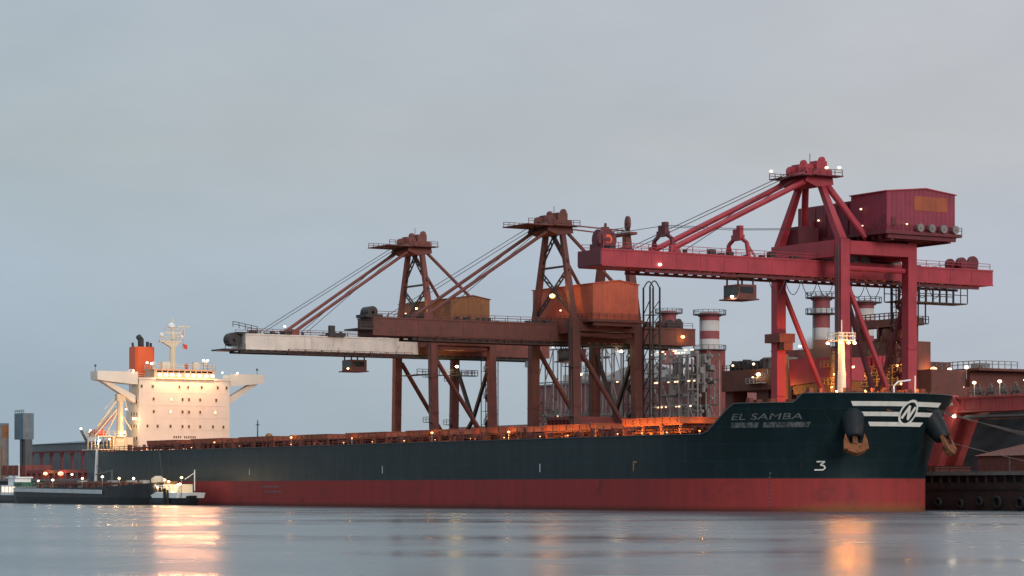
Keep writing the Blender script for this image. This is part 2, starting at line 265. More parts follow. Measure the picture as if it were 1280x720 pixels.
# ------------------------------------------------------------------ mesh building in the berth frame
class MB:
    def __init__(s): s.v = []; s.f = []
    def add(s, vs, fs):
        o = len(s.v); s.v += [tuple(p) for p in vs]; s.f += [tuple(i + o for i in f) for f in fs]; return s
    def box(s, u0, u1, v0, v1, z0, z1):
        vs = [(u, v, z) for z in (z0, z1) for u, v in ((u0, v0), (u1, v0), (u1, v1), (u0, v1))]
        return s.add(vs, [(3, 2, 1, 0), (4, 5, 6, 7), (0, 1, 5, 4), (1, 2, 6, 5), (2, 3, 7, 6), (3, 0, 4, 7)])
    def beam(s, p, q, w, h=None, w2=None, h2=None):
        h = h or w; w2 = w2 or w; h2 = h2 or h
        p = Vector(p); q = Vector(q); d = (q - p).normalized()
        up = Vector((0, 0, 1)) if abs(d.z) < 0.9 else Vector((1, 0, 0))
        a = d.cross(up).normalized(); b = a.cross(d).normalized()
        vs = [p + a * (sx * w / 2) + b * (sy * h / 2) for sx, sy in ((-1, -1), (1, -1), (1, 1), (-1, 1))] + \
             [q + a * (sx * w2 / 2) + b * (sy * h2 / 2) for sx, sy in ((-1, -1), (1, -1), (1, 1), (-1, 1))]
        return s.add(vs, [(3, 2, 1, 0), (4, 5, 6, 7), (0, 1, 5, 4), (1, 2, 6, 5), (2, 3, 7, 6), (3, 0, 4, 7)])
    def tube(s, p, q, r, n=10, r2=None, cap=True):
        r2 = r if r2 is None else r2
        p = Vector(p); q = Vector(q); d = (q - p).normalized()
        up = Vector((0, 0, 1)) if abs(d.z) < 0.9 else Vector((1, 0, 0))
        a = d.cross(up).normalized(); b = a.cross(d).normalized()
        vs = []
        for c, rr in ((p, r), (q, r2)):
            vs += [c + a * rr * math.cos(2 * math.pi * i / n) + b * rr * math.sin(2 * math.pi * i / n) for i in range(n)]
        fs = [(i, (i + 1) % n, n + (i + 1) % n, n + i) for i in range(n)]
        if cap: fs += [tuple(range(n))[::-1], tuple(range(n, 2 * n))]
        return s.add(vs, fs)
    def path(s, pts, r, n=6):
        for a, b in zip(pts[:-1], pts[1:]): s.tube(a, b, r, n)
        return s
    def ball(s, c, r, n=10, m=6, sz=1.0):
        c = Vector(c); vs = []; fs = []
        for j in range(m + 1):
            t = math.pi * j / m
            for i in range(n):
                f = 2 * math.pi * i / n
                vs.append(c + Vector((r * math.sin(t) * math.cos(f), r * math.sin(t) * math.sin(f), r * sz * math.cos(t))))
        for j in range(m):
            for i in range(n): fs.append((j * n + i, (j + 1) * n + i, (j + 1) * n + (i + 1) % n, j * n + (i + 1) % n))
        return s.add(vs, fs)
    def lathe(s, c, prof, n=24):
        c = Vector(c); vs = []; fs = []
        for r, z in prof:
            vs += [c + Vector((r * math.cos(2 * math.pi * i / n), r * math.sin(2 * math.pi * i / n), z)) for i in range(n)]
        for j in range(len(prof) - 1):
            for i in range(n): fs.append((j * n + i, j * n + (i + 1) % n, (j + 1) * n + (i + 1) % n, (j + 1) * n + i))
        fs += [tuple(range(n))[::-1], tuple(range((len(prof) - 1) * n, len(prof) * n))]
        return s.add(vs, fs)
    def wheel(s, c, axis, r, w, n=16, hole=0.55):   # disc wheel with a rim
        c = Vector(c); ax = Vector(axis).normalized()
        s.tube(c - ax * w / 2, c + ax * w / 2, r, n)
        s.tube(c - ax * w * 0.8, c + ax * w * 0.8, r * 0.25, 8)
        return s
    def prism(s, poly, a, b):      # poly of 3D points swept from offset a to offset b
        a = Vector(a); b = Vector(b); n = len(poly)
        vs = [Vector(p) + a for p in poly] + [Vector(p) + b for p in poly]
        return s.add(vs, [tuple(range(n))[::-1], tuple(range(n, 2 * n))] + [(i, (i + 1) % n, n + (i + 1) % n, n + i) for i in range(n)])
    def rail(s, pts, h=1.1, step=2.0, r=0.045):
        for p, q in zip(pts[:-1], pts[1:]):
            p = Vector(p); q = Vector(q); n = max(1, int((q - p).length / step))
            for z in (h, h * 0.55): s.beam(p + Vector((0, 0, z)), q + Vector((0, 0, z)), r * 2)
            for i in range(n + 1):
                c = p.lerp(q, i / n); s.beam(c, c + Vector((0, 0, h)), r * 2)
        return s
    def lattice(s, p, q, width_dir, w, r=0.12, pitch=None):    # a laced strut: two chords and zigzag
        p = Vector(p); q = Vector(q); d = Vector(width_dir).normalized() * w / 2
        n = max(2, int((q - p).length / (pitch or w * 1.1)))
        s.beam(p - d, q - d, r * 2); s.beam(p + d, q + d, r * 2)
        for i in range(n):
            a = p.lerp(q, i / n); b = p.lerp(q, (i + 1) / n); k = 1 if i % 2 else -1
            s.beam(a + d * k, b - d * k, r * 1.5)
        return s
    def build(s, name, mat, parent, smooth=False, label=None):
        og = Vector(parent['o3']) if parent is not None else Vector((0, 0, 0))
        me = bpy.data.meshes.new(name); me.from_pydata([Vector(p) - og for p in s.v], [], s.f); me.update()
        bm = bmesh.new(); bm.from_mesh(me); bmesh.ops.recalc_face_normals(bm, faces=bm.faces); bm.to_mesh(me); bm.free()
        me.materials.append(M[mat] if isinstance(mat, str) else mat)
        o = bpy.data.objects.new(name, me); col.objects.link(o)
        if parent is not None:
            o.parent = parent; o['o3'] = tuple(og)
        if smooth:
            for p in me.polygons: p.use_smooth = True
        if label: o['label'] = label
        return o
def thing(name, label, cat, u, v, z, group=None):
    o = bpy.data.objects.new(name, None); col.objects.link(o)
    o.location = W(u, v, z); o.rotation_euler = (0, 0, ANG); o['o3'] = (u, v, z)
    o['label'] = label; o['category'] = cat
    if group: o['group'] = group
    return o
def single(name, mb, mat, label, cat, u, v, z, group=None, smooth=False):     # a thing that is one mesh
    class _P: pass
    dummy = {'o3': (u, v, z)}
    og = Vector((u, v, z))
    me = bpy.data.meshes.new(name); me.from_pydata([Vector(p) - og for p in mb.v], [], mb.f); me.update()
    bm = bmesh.new(); bm.from_mesh(me); bmesh.ops.recalc_face_normals(bm, faces=bm.faces); bm.to_mesh(me); bm.free()
    me.materials.append(M[mat]); o = bpy.data.objects.new(name, me); col.objects.link(o)
    o.location = W(u, v, z); o.rotation_euler = (0, 0, ANG); o['o3'] = (u, v, z); o['label'] = label; o['category'] = cat
    if group: o['group'] = group
    if smooth:
        for p in me.polygons: p.use_smooth = True
    return o
def structure(name, mb, mat):
    o = single(name, mb, mat, '', '', 0, 0, 0)
    del o['label']; del o['category']; o['kind'] = 'structure'; return o
def light(parent, p, power, rgb=(1, 0.6, 0.3), r=0.3):
    d = bpy.data.lights.new('lamp_light', 'POINT'); d.energy = power; d.color = rgb; d.shadow_soft_size = r
    o = bpy.data.objects.new('lamp_light', d); col.objects.link(o); o.parent = parent
    o.location = Vector(p) - Vector(parent['o3'])
    return o
def lamp(parent, p, r=0.35, mat='lamp_warm', power=0, rgb=(1, 0.6, 0.3), off=(0, 0, -0.9), name='lamp', post=None):
    mb = MB().ball(p, r, 8, 5, 0.75)
    o = mb.build(name, mat, parent, True)
    if post is not None:
        MB().tube(post, (p[0], p[1], p[2]), 0.09, 6).build('lamp_post', 'grey_steel', parent)
    if power: light(parent, Vector(p) + Vector(off), power, rgb, r)
    return o
def font_mesh(txt, size, bold=0.0, shear=0.0):
    cu = bpy.data.curves.new('t', 'FONT'); cu.body = txt; cu.size = size; cu.offset = bold; cu.shear = shear; cu.resolution_u = 3
    ob = bpy.data.objects.new('t', cu); col.objects.link(ob)
    dg = bpy.context.evaluated_depsgraph_get(); me = bpy.data.meshes.new_from_object(ob.evaluated_get(dg))
    bm = bmesh.new(); bm.from_mesh(me); bmesh.ops.triangulate(bm, faces=bm.faces)
    bmesh.ops.subdivide_edges(bm, edges=[e for e in bm.edges if e.calc_length() > size * 0.35], cuts=1)
    bmesh.ops.triangulate(bm, faces=bm.faces)
    vs = [v.co.copy() for v in bm.verts]; bm.verts.index_update(); fs = [tuple(v.index for v in f.verts) for f in bm.faces]
    bm.free(); bpy.data.objects.remove(ob); bpy.data.curves.remove(cu); bpy.data.meshes.remove(me)
    return vs, fs

# ------------------------------------------------------------------ setting
QV, QZ = 25.4, 6.0
structure('water', MB().add([(-4000, QV + 1, 0), (-4000, -2500, 0), (2500, -2500, 0), (2500, QV + 1, 0)], [(0, 1, 2, 3)]), 'water')
structure('quay_ground', MB().add([(-6000, QV + 1.2, QZ), (3000, QV + 1.2, QZ), (3000, 9000, QZ), (-6000, 9000, QZ)], [(0, 1, 2, 3)]), 'quay_top')
def quay_wall():
    t = thing('quay_wall', 'dark rust stained quay wall with tyre fenders that the ship lies along', 'quay wall', 260, QV, 0)
    MB().box(-2500, 1500, QV, QV + 1.1, -3, QZ - 1.5).build('wall_face', 'quay_face', t)
    cp = MB().box(-2500, 1500, QV - 0.25, QV + 1.4, QZ - 0.35, QZ + 0.25); cp.build('coping', 'concrete', t)
    lo = MB().box(-2500, 1500, QV + 0.6, QV + 1.2, QZ - 1.5, QZ - 0.35); lo.build('recess', 'black_steel', t)
    rb = MB()
    for i in range(70):
        u = 190 + i * 2.2
        rb.box(u, u + 0.3, QV - 0.05, QV + 0.6, QZ - 1.5, QZ - 0.35)
    rb.build('pile_caps', 'quay_face', t)
    MB().box(150, 420, QV - 0.12, QV, 3.3, 3.6).build('waling', 'black_steel', t)
    for i in range(13):
        u = 250 + i * 4.6 + random.uniform(-1.0, 1.0); z = 1.2 + random.uniform(-0.2, 0.3); r = 1.0 + random.uniform(-0.15, 0.1)
        f = MB(); n = 14; vs = []; fs = []
        for a in range(n):
            A = 2 * math.pi * a / n
            for b in range(6):
                B = 2 * math.pi * b / 6; rr = r - 0.3 + 0.3 * math.cos(B)
                vs.append((u + rr * math.cos(A), QV - 0.35 + 0.3 * math.sin(B), z + rr * math.sin(A)))
        for a in range(n):
            for b in range(6): fs.append((a * 6 + b, ((a + 1) % n) * 6 + b, ((a + 1) % n) * 6 + (b + 1) % 6, a * 6 + (b + 1) % 6))
        f.add(vs, fs); f.build('tyre_fender', 'rubber', t, True)
    rl = MB().rail([(250, QV + 0.7, QZ + 0.25), (330, QV + 0.7, QZ + 0.25)], 0.9, 2.5, 0.06); rl.build('railing', 'rust_brown', t)
quay_wall()

# ------------------------------------------------------------------ the bulk carrier
HB = 22.5; ENT = 32.0; ZW = 5.05
def stem(z): return 275.0 + 6.0 * max(0.0, (z - 4.5) / 13.0) ** 1.4
def smooth(a, b, x): t = max(0, min(1, (x - a) / (b - a))); return t * t * (3 - 2 * t)
def hull_pt(k, t, z, side=-1, off=0.0):
    """k 'mid': t in 0..1 from the stern to the shoulder; 'bow': t = angle 0..90 degrees round the bow"""
    us = stem(z)
    if k == 'mid':
        u = t * (us - ENT); b = HB
        if u < 34: b = HB - (4.0 + 3.0 * max(0, (7 - z) / 9)) * ((34 - u) / 34) ** 2
        return Vector((u, side * (b + off), z))
    c, s_ = math.cos(R(t)), math.sin(R(t))
    return Vector((us - ENT + (ENT + off) * s_, side * (HB + off) * c, z))
TF0, TF1 = 20.5, 28.5
def ztop(k, t):
    if k == 'mid':
        u = t * 246; return 11.9 + 1.0 * max(0, (26 - u) / 26) ** 2
    z = 11.9 + 4.6 * smooth(TF0, TF1, t)
    return z + 1.35 * smooth(47.5, 50.0, t)
ST = [('mid', i / 40) for i in range(40)] + [('bow', a) for a in [0, 5, 10, 15, 18, 20, 22, 24, 26, 28, 30, 32, 34, 36, 38, 40, 42, 44, 46, 47.4, 48, 48.7, 49.4, 50, 53, 56, 59, 62, 65, 68, 71, 74, 77, 80, 83, 86.5, 90]]
def strip(rows):     # rows[level][station] -> mesh
    mb = MB(); m = len(rows[0]); vs = [p for r in rows for p in r]; fs = []
    for j in range(len(rows) - 1):
        for i in range(m - 1): fs.append((j * m + i, j * m + i + 1, (j + 1) * m + i + 1, (j + 1) * m + i))
    return mb.add(vs, fs)
def ring(zf, off=0.0):
    st = [hull_pt(k, t, zf(k, t), -1, off) for k, t in ST]
    return st + [Vector((p.x, -p.y, p.z)) for p in st[::-1][1:]]
def close_loop(rows): return [r + [r[0]] for r in rows]

ship = thing('bulk_carrier', 'long black hulled bulk carrier with red waterline band, moored along the quay under the cranes', 'cargo ship', 0, 0, 0)
low = strip(close_loop([ring(lambda k, t, z=z: z) for z in (-3, -1, 0, 0.6, 1.4, 2.4, 3.4, 4.3, ZW)]))
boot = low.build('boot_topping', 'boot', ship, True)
NL = 11
top_rows = []
for j in range(NL + 1):
    top_rows.append(ring(lambda k, t, j=j: ZW + (ztop(k, t) - ZW) * j / NL))
hull = strip(close_loop(top_rows)).build('hull', 'hull', ship, True)
# decks
def deck(idx, zf, name, mat):
    mb = MB(); vs = []; fs = []
    for i in idx:
        k, t = ST[i]; p = hull_pt(k, t, zf(k, t)); vs += [(p.x, p.y + 0.02, p.z), (p.x, -p.y - 0.02, p.z)]
    for i in range(len(idx) - 1): fs.append((2 * i, 2 * i + 2, 2 * i + 3, 2 * i + 1))
    return mb.add(vs, fs).build(name, mat, ship)
deck(list(range(0, 52)), lambda k, t: min(ztop(k, t), 11.9 + (1.0 * max(0, (26 - t * 246) / 26) ** 2 if k == 'mid' else 0)) - 0.05, 'main_deck', 'deck_red')
deck(list(range(50, len(ST))), lambda k, t: min(ztop(k, t) - 0.05, 15.2), 'forecastle_deck', 'deck_red')
# bulwark cap round the bow, thin rail plate on the sheer line
cap = MB(); caps = [hull_pt(k, t, ztop(k, t) + 0.04, -1, 0.05) for k, t in ST]; caps = caps + [Vector((p.x, -p.y, p.z)) for p in caps[::-1][1:]]
for a, b in zip(caps[:-1], caps[1:]): cap.beam(a, b, 0.35, 0.12)
cap.build('sheer_plate', 'dark_grey', ship)

# deck rail along the starboard side
rl = MB()
pts = [hull_pt('mid', t, ztop('mid', t) + 0.05, -1, -0.4) for t in [i / 40 for i in range(41)]] + [hull_pt('bow', a, 11.95, -1, -0.4) for a in (8, 16, 22)]
rl.rail(pts, 1.15, 2.2, 0.05)
rl.build('deck_railing', 'rust_brown', ship)
# deck-edge gear: manifolds, vents, bollards between hatches
dg = MB(); rr = random.Random(3)
for i in range(95):
    u = rr.uniform(30, 252); v = -rr.uniform(19.0, 21.5); a = rr.uniform(0.25, 0.9); h = rr.uniform(0.5, 1.6)
    dg = MB().box(u, u + a, v, v + a, 11.85, 11.9 + h)
    if i % 5 == 0: dg.lathe((u, v, 11.9 + h), [(0.18, 0), (0.18, 0.5), (0.4, 0.55), (0.4, 0.8), (0.1, 0.9)], 8)
    dg.build('deck_fitting', 'deck_red', ship)
MB().tube((28, -18.6, 12.5), (250, -18.6, 12.5), 0.22, 6).tube((28, -18.1, 12.9), (250, -18.1, 12.9), 0.18, 6).build('deck_pipe', 'deck_red', ship)

# hatches: coaming, and two side-rolling covers stowed on stands
HATCH = [39 + i * 24.2 for i in range(9)]
for i, u0 in enumerate(HATCH):
    u1 = u0 + 17.5
    c = MB()
    c.box(u0, u1, -10, -9.6, 11.85, 13.6).box(u0, u1, 9.6, 10, 11.85, 13.6).box(u0, u0 + 0.4, -9.6, 9.6, 11.85, 13.6).box(u1 - 0.4, u1, -9.6, 9.6, 11.85, 13.6)
    for k in range(9):
        q = u0 + 1 + k * 1.95; c.box(q, q + 0.18, -10.6, -10.0, 11.85, 13.5)
    cm = c.build('hatch_coaming', 'deck_red', ship)
    for sgn in (-1, 1):
        b = MB(); va, vb = (-20.2, -10.6) if sgn < 0 else (10.6, 20.2)
        lift = 0.55 if i in (8,) else 0.0
        b.box(u0 + 0.5, u1 - 0.5, va, vb, 13.30 + lift, 14.15 + lift)
        b.box(u0 + 0.3, u1 - 0.3, va - 0.08, vb + 0.08, 14.15 + lift, 14.27 + lift)
        for k in range(8):
            q = u0 + 1.4 + k * 2.1; b.box(q, q + 0.15, (va if sgn < 0 else vb) - 0.15, (va if sgn < 0 else vb) + 0.15, 13.35 + lift, 14.1 + lift)
        hc = b.build('hatch_cover', 'hatch', ship)
        s = MB()
        for q in (u0 + 1.0, u0 + 6.2, u0 + 11.3, u1 - 1.0):
            for v in (va + 0.4, vb - 0.4): s.box(q - 0.16, q + 0.16, v - 0.16, v + 0.16, 11.85, 13.30 + lift)
        s.box(u0 + 0.5, u1 - 0.5, va + 0.25, va + 0.5, 13.0 + lift, 13.29 + lift)
        s.build('cover_stand', 'hatch', hc)
# long walkway / cover rail carrying between hatches
for i in range(8):
    a = HATCH[i] + 17.6; b = HATCH[i + 1] - 0.1
    MB().box(a + 1.2, a + 4.6, -15.5, -11.5, 11.85, 13.5).build('cross_deck_house', 'deck_red', ship)
    MB().box(a, b, -12.5, -12.1, 13.51, 13.7).build('walkway', 'deck_red', ship)
    for q in (a + 2, a + 4.4): MB().tube((q, -20.4, 11.85), (q, -20.4, 13.8), 0.13, 6).build('rail_post', 'deck_red', ship)
# deck mast with green base, forward of the house
v0, z0 = -13.0, 11.9
u_m = ray(322, 545, -13.0)[0]
MB().lathe((u_m, v0, 11.9), [(0.9, 0), (0.9, 1.8), (0.5, 2.0), (0.5, 2.4), (0.16, 2.5), (0.12, 6.2)], 10).box(u_m - 0.8, u_m + 0.8, v0 - 0.05, v0 + 0.05, 17.0, 17.2).build('vent_mast', 'green', ship)
MB().lathe((u_m + 5.5, v0, 11.9), [(0.45, 0), (0.45, 2.2), (0.75, 2.3), (0.75, 3.0), (0.3, 3.3)], 10).build('deck_vent', 'yellow', ship)

# --- accommodation block
UF, UA = 9.0, 3.4          # front and back of the tower
VL, VR = -9.1, 14.6
acc = MB().box(UA, UF, VL, VR, 11.8, 29.6)
house = acc.build('accommodation', 'white', ship)
MB().box(UA - 9, UA - 0.02, VL + 3.2, VR - 3, 11.8, 27.0).build('engine_casing', 'white', ship)
tr = MB()
for z in (14.8, 17.7, 20.6, 23.5, 26.4):
    tr.box(UA - 0.04, UF + 0.05, VL - 0.05, VR + 0.05, z - 0.05, z + 0.05)
tr.build('deck_lines', 'white', house)
wcols = {27.9: (177, 191, 224, 235, 252, 272, 283), 24.9: (192, 214, 228, 236, 250, 270), 21.9: (192, 213, 228, 236, 250, 269), 18.4: (184, 197, 213, 228, 236, 250, 266, 279)}
lit = {(21.9, 213), (21.9, 269), (24.9, 214)}
for z, xs in wcols.items():
    for x in xs:
        v = ray_u(x, 500, UF)[0]
        if not (VL + 0.6 < v < VR - 0.6): continue
        f = MB().box(UF + 0.003, UF + 0.10, v - 0.32, v + 0.32, z - 0.46, z + 0.46).build('window', 'buff', house)
        MB().box(UF + 0.10, UF + 0.13, v - 0.21, v + 0.21, z - 0.33, z + 0.33).build('pane', 'lit_window' if (z, x) in lit else 'window_dark', f)
for z in (15.5, 18.4, 21.3, 24.2):     # side windows
    for uu in (4.6, 6.2, 7.7):
        f = MB().box(uu - 0.4, uu + 0.4, VL - 0.08, VL - 0.003, z - 0.5, z + 0.5).build('window', 'buff', house)
        MB().box(uu - 0.28, uu + 0.28, VL - 0.10, VL - 0.08, z - 0.36, z + 0.36).build('pane', 'window_dark', f)
# faded lettering low on the front
lt = MB()
for i in range(11):
    v = -0.2 + i * 0.55
    if i in (4,): continue
    lt.box(UF + 0.004, UF + 0.03, v, v + 0.32, 15.55, 16.1)
lt.build('front_lettering', 'window_dark', house)
# bridge deck with wings
MB().box(UA - 0.3, UF + 0.3, VL - 0.2, VR + 0.2, 29.6, 30.0).build('bridge_deck', 'white', house)
def wing(s):
    ve = -19.6 if s < 0 else 24.0; vi = VL - 0.2 if s < 0 else VR + 0.2
    b = MB()
    poly = [(0, vi, 30.0), (0, ve, 30.0), (0, ve, 29.3), (0, ve - s * 2.0, 29.0), (0, vi, 28.3)]
    b.prism([(0, p[1], p[2]) for p in poly], (UA + 1.2, 0, 0), (UF - 0.2, 0, 0))
    b.box(UF - 0.35, UF - 0.2, min(ve, vi), max(ve, vi), 30.0, 31.35)
    b.box(UA + 1.2, UA + 1.35, min(ve, vi), max(ve, vi), 30.0, 31.2)
    b.box(UA + 1.2, UF - 0.2, ve - 0.08, ve + 0.08, 30.0, 31.35)
    wg = b.build('bridge_wing', 'white', house)
    st = MB().prism([(0, vi + s * 0.2, 23.9), (0, vi + s * 0.2, 25.7), (0, ve - s * 3.2, 29.0), (0, ve - s * 1.2, 29.1)], (UA + 2.4, 0, 0), (UF - 1.2, 0, 0))
    st.build('wing_strut', 'white', wg)
    MB().tube((6, ve - s * 0.6, 31.3), (6, ve - s * 0.6, 32.6), 0.07, 6).ball((6, ve - s * 0.6, 32.7), 0.3, 8, 5).build('wing_lamp', 'dark_grey', wg)
wing(-1); wing(1)
# wheelhouse with its windows, roof and rails
V1, V2 = -5.2, 10.6
MB().box(UA + 0.3, UF + 0.05, V1, V2, 30.0, 31.95).build('wheelhouse', 'wheelhouse', house)
wb = MB().box(UF + 0.053, UF + 0.09, V1 + 0.5, V2 - 0.5, 31.35, 31.75); wb.build('wheelhouse_window', 'glass', house)
mb = MB()
for i in range(11):
    v = V1 + 0.5 + i * (V2 - V1 - 1) / 10; mb.box(UF + 0.092, UF + 0.15, v - 0.08, v + 0.08, 31.35, 31.75)
mb.build('window_mullion', 'white', house)
MB().box(UA, UF + 0.7, V1 - 0.4, V2 + 0.4, 31.95, 32.15).build('wheelhouse_roof', 'wheelhouse', house)
MB().rail([(UA, V1, 32.15), (UF + 0.5, V1, 32.15), (UF + 0.5, V2, 32.15), (UA, V2, 32.15)], 1.2, 1.4, 0.05).build('roof_railing', 'buff', house)
MB().rail([(UA + 1, VL, 30.0), (UA - 0.2, VL, 30.0), (UA - 0.2, V1, 30)], 1.2, 1.4, 0.05).build('bridge_railing', 'buff', house)
eq = MB().box(5, 6.6, -2, 0, 32.15, 34.0).box(6, 7, 6, 7.4, 32.15, 34.1).lathe((6, 9.4, 32.15), [(0.15, 0), (0.15, 1.2), (0.7, 1.4), (0.8, 1.9), (0.5, 2.4), (0.1, 2.6)], 12).lathe((5, -3.6, 32.15), [(0.2, 0), (0.2, 0.8), (0.55, 1.0), (0.55, 1.6), (0.1, 2.0)], 12)
eq.build('antenna_dome', 'white', house)
MB().lathe((7.5, 3.9, 32.15), [(0.35, 0), (0.35, 0.7), (0.5, 0.8), (0.5, 1.4), (0.1, 1.6)], 10).build('searchlight', 'lifeboat', house)
# radar mast
mast = MB()
mast.tube((4.6, 1.5, 32.1), (4.6, 1.5, 39.0), 0.95, 10, 0.6).box(4.0, 5.2, -2.0, 3.6, 38.9, 39.2).tube((4.6, 1.5, 39.0), (4.6, 1.5, 44.6), 0.36, 8, 0.2)
mast.box(4.3, 4.9, -0.4, 3.0, 42.0, 42.2).prism([(0, 1.0, 37.6), (0, 2.0, 37.6), (0, 3.2, 38.9), (0, -1.4, 38.9)], (4.1, 0, 0), (5.1, 0, 0))
for a in (-1.8, 3.4): mast.tube((4.6, a, 39.2), (4.6, a, 42.2 if a > 0 else 40.8), 0.14, 6)
mast.beam((4.6, 2.2, 39.4), (4.6, 4.4, 42.6), 0.22).beam((4.6, 4.4, 42.6), (4.6, 4.6, 40.4), 0.2).rail([(5.1, -2.0, 39.2), (5.1, 3.6, 39.2)], 1.0, 1.0, 0.05)
mt = mast.build('radar_mast', 'buff', ship)
MB().box(4.6, 4.9, -0.9, 3.4, 40.9, 41.3).tube((4.75, 1.5, 39.6), (4.75, 1.5, 40.9), 0.5, 8).build('radar_scanner', 'buff', mt)
MB().box(4.4, 4.7, 2.6, 6.0, 42.6, 42.9).build('radar_scanner', 'buff', mt)
MB().lathe((4.6, 1.2, 42.2), [(0.3, 0), (0.95, 0.3), (0.95, 0.9), (0.3, 1.4)], 10).ball((4.6, -1.4, 40.6), 0.55, 8, 6).ball((4.6, 3.9, 40.2), 0.5, 8, 6).build('mast_dome', 'pure_white', mt)
MB().prism([(4.6, 4.2, 38.6), (4.6, 5.4, 38.3), (4.6, 5.3, 37.2), (4.6, 4.4, 37.5)], (0, 0, 0), (0.04, 0, 0)).tube((4.6, 4.2, 37.2), (4.6, 4.2, 41.6), 0.04, 4).build('flag', 'lifeboat', mt)
# funnel with pipes
fl = MB().prism([(-4.6, -5.9, 0), (-0.9, -5.9, 0), (-0.5, -5.3, 0), (-0.5, -1.5, 0), (-0.9, -0.9, 0), (-4.6, -0.9, 0), (-5.0, -1.5, 0), (-5.0, -5.3, 0)], (0, 0, 26.9), (0, 0, 37.9))
fn = fl.build('funnel', 'funnel', ship)
MB().box(-5.4, 0.0, -6.3, -0.5, 11.8, 26.9).build('funnel_casing', 'white', fn)
pp = MB().tube((-3.0, -3.5, 37.9), (-3.1, -3.5, 39.9), 0.75, 10).tube((-1.8, -2.3, 37.9), (-1.8, -2.3, 39.2), 0.4, 8).tube((-1.6, -1.5, 37.9), (-1.7, -1.5, 38.9), 0.32, 8).tube((-4, -5.2, 37.9), (-4.1, -5.2, 39.0), 0.3, 8)
pp.tube((-3.1, -3.5, 39.7), (-4.0, -3.7, 40.5), 0.72, 10); pp.build('exhaust_pipe', 'black_steel', fn)
lg = MB(); n = 20
for i in range(n):
    a0 = 2 * math.pi * i / n; a1 = 2 * math.pi * (i + 1) / n
    lg.beam((-0.1, -5.3 - 0 + 1.1 * math.cos(a0) - 2.0, 30.6 + 1.6 * math.sin(a0)), (-0.1, -7.3 + 1.1 * math.cos(a1), 30.6 + 1.6 * math.sin(a1)), 0.35)
lg.beam((-0.1, -8.0, 28.6), (-0.1, -8.0, 30.4), 0.3).beam((-0.1, -6.5, 28.6), (-0.1, -6.5, 30.4), 0.3)
lg.build('rescue_davit', 'pure_white', ship)

# bridge-front floodlights
def spot(parent, p, d, power, rgb, cone=130, r=0.3):
    q = bpy.data.lights.new('flood_light', 'SPOT'); q.energy = power; q.color = rgb; q.shadow_soft_size = r; q.spot_size = R(cone); q.spot_blend = 0.6
    o = bpy.data.objects.new('flood_light', q); col.objects.link(o); o.parent = parent
    o.location = Vector(p) - Vector(parent['o3']); o.rotation_euler = Vector(d).to_track_quat('-Z', 'Y').to_euler(); return o
for i, v in enumerate((-4.2, -2.6, -1.0, 0.7, 2.9, 4.5, 6.1, 7.9, 9.5)):
    lamp(house, (UF + 1.15, v, 30.65), 0.47, 'lamp_bridge', 0, name='floodlight')
    spot(house, (UF + 2.4, v, 31.0), (-0.45, 0, -1), 620, (1.0, 0.42, 0.19), 130, 0.3)
    spot(house, (UF + 1.9, v, 30.5), (1, -0.25, -0.18), 2900, (1.0, 0.38, 0.17), 120, 0.5)
MB().box(UF + 0.15, UF + 0.9, -4.8, 10.1, 29.75, 29.95).build('floodlight_rack', 'buff', house)
for p in ((UF - 1, VL + 2.5, 33.6), (UF - 1, VL + 3.6, 33.4), (6.5, 8.8, 34.6), (6.5, 9.9, 34.6)):
    lamp(house, p, 0.30, 'lamp_white', 0, name='deck_light', post=(p[0], p[1], 30))
for v in (VL - 1.5, VR + 2.0, VR - 2): lamp(house, (UF + 0.2, v, 31.6), 0.22, 'lamp_bridge', 0, name='deck_light')
# deck floods that wash the front of the house
for v in (-12, 0.5, 12):
    lamp(ship, (27.5, v, 13.6), 0.22, 'lamp_bridge', 0, name='deck_light', post=(27.5, v, 11.8))
    spot(ship, (27.2, v, 13.9), (-1, 0, 0.42), 2300, (1.0, 0.53, 0.28), 110, 0.3)

# --- after deck: lifeboat on its ramp, davits, provision crane, rails
pd = MB()
pd.box(-0.5, 8.5, -19.8, -10.5, 12.6, 12.8).box(2, 9, -19.6, -12.4, 15.8, 16.0)
for uu in (2.4, 4.6, 6.8, 8.8):
    for v in (-19.4, -15.5, -12.6): pd.box(uu - 0.12, uu + 0.12, v - 0.12, v + 0.12, 12.6, 15.8)
pd.box(4.5, 8.4, -14.6, -10.4, 12.7, 15.7)
pd.build('after_platform', 'buff', ship)
pr_ = MB(); pr_.rail([(2, -19.6, 16), (9, -19.6, 16), (9, -12.4, 16)], 1.1, 1.3, 0.06); pr_.rail([(0.2, -18.2, 12.9), (0.2, -4, 12.9)], 1.1, 1.5, 0.05); pr_.build('after_railing', 'buff', ship)
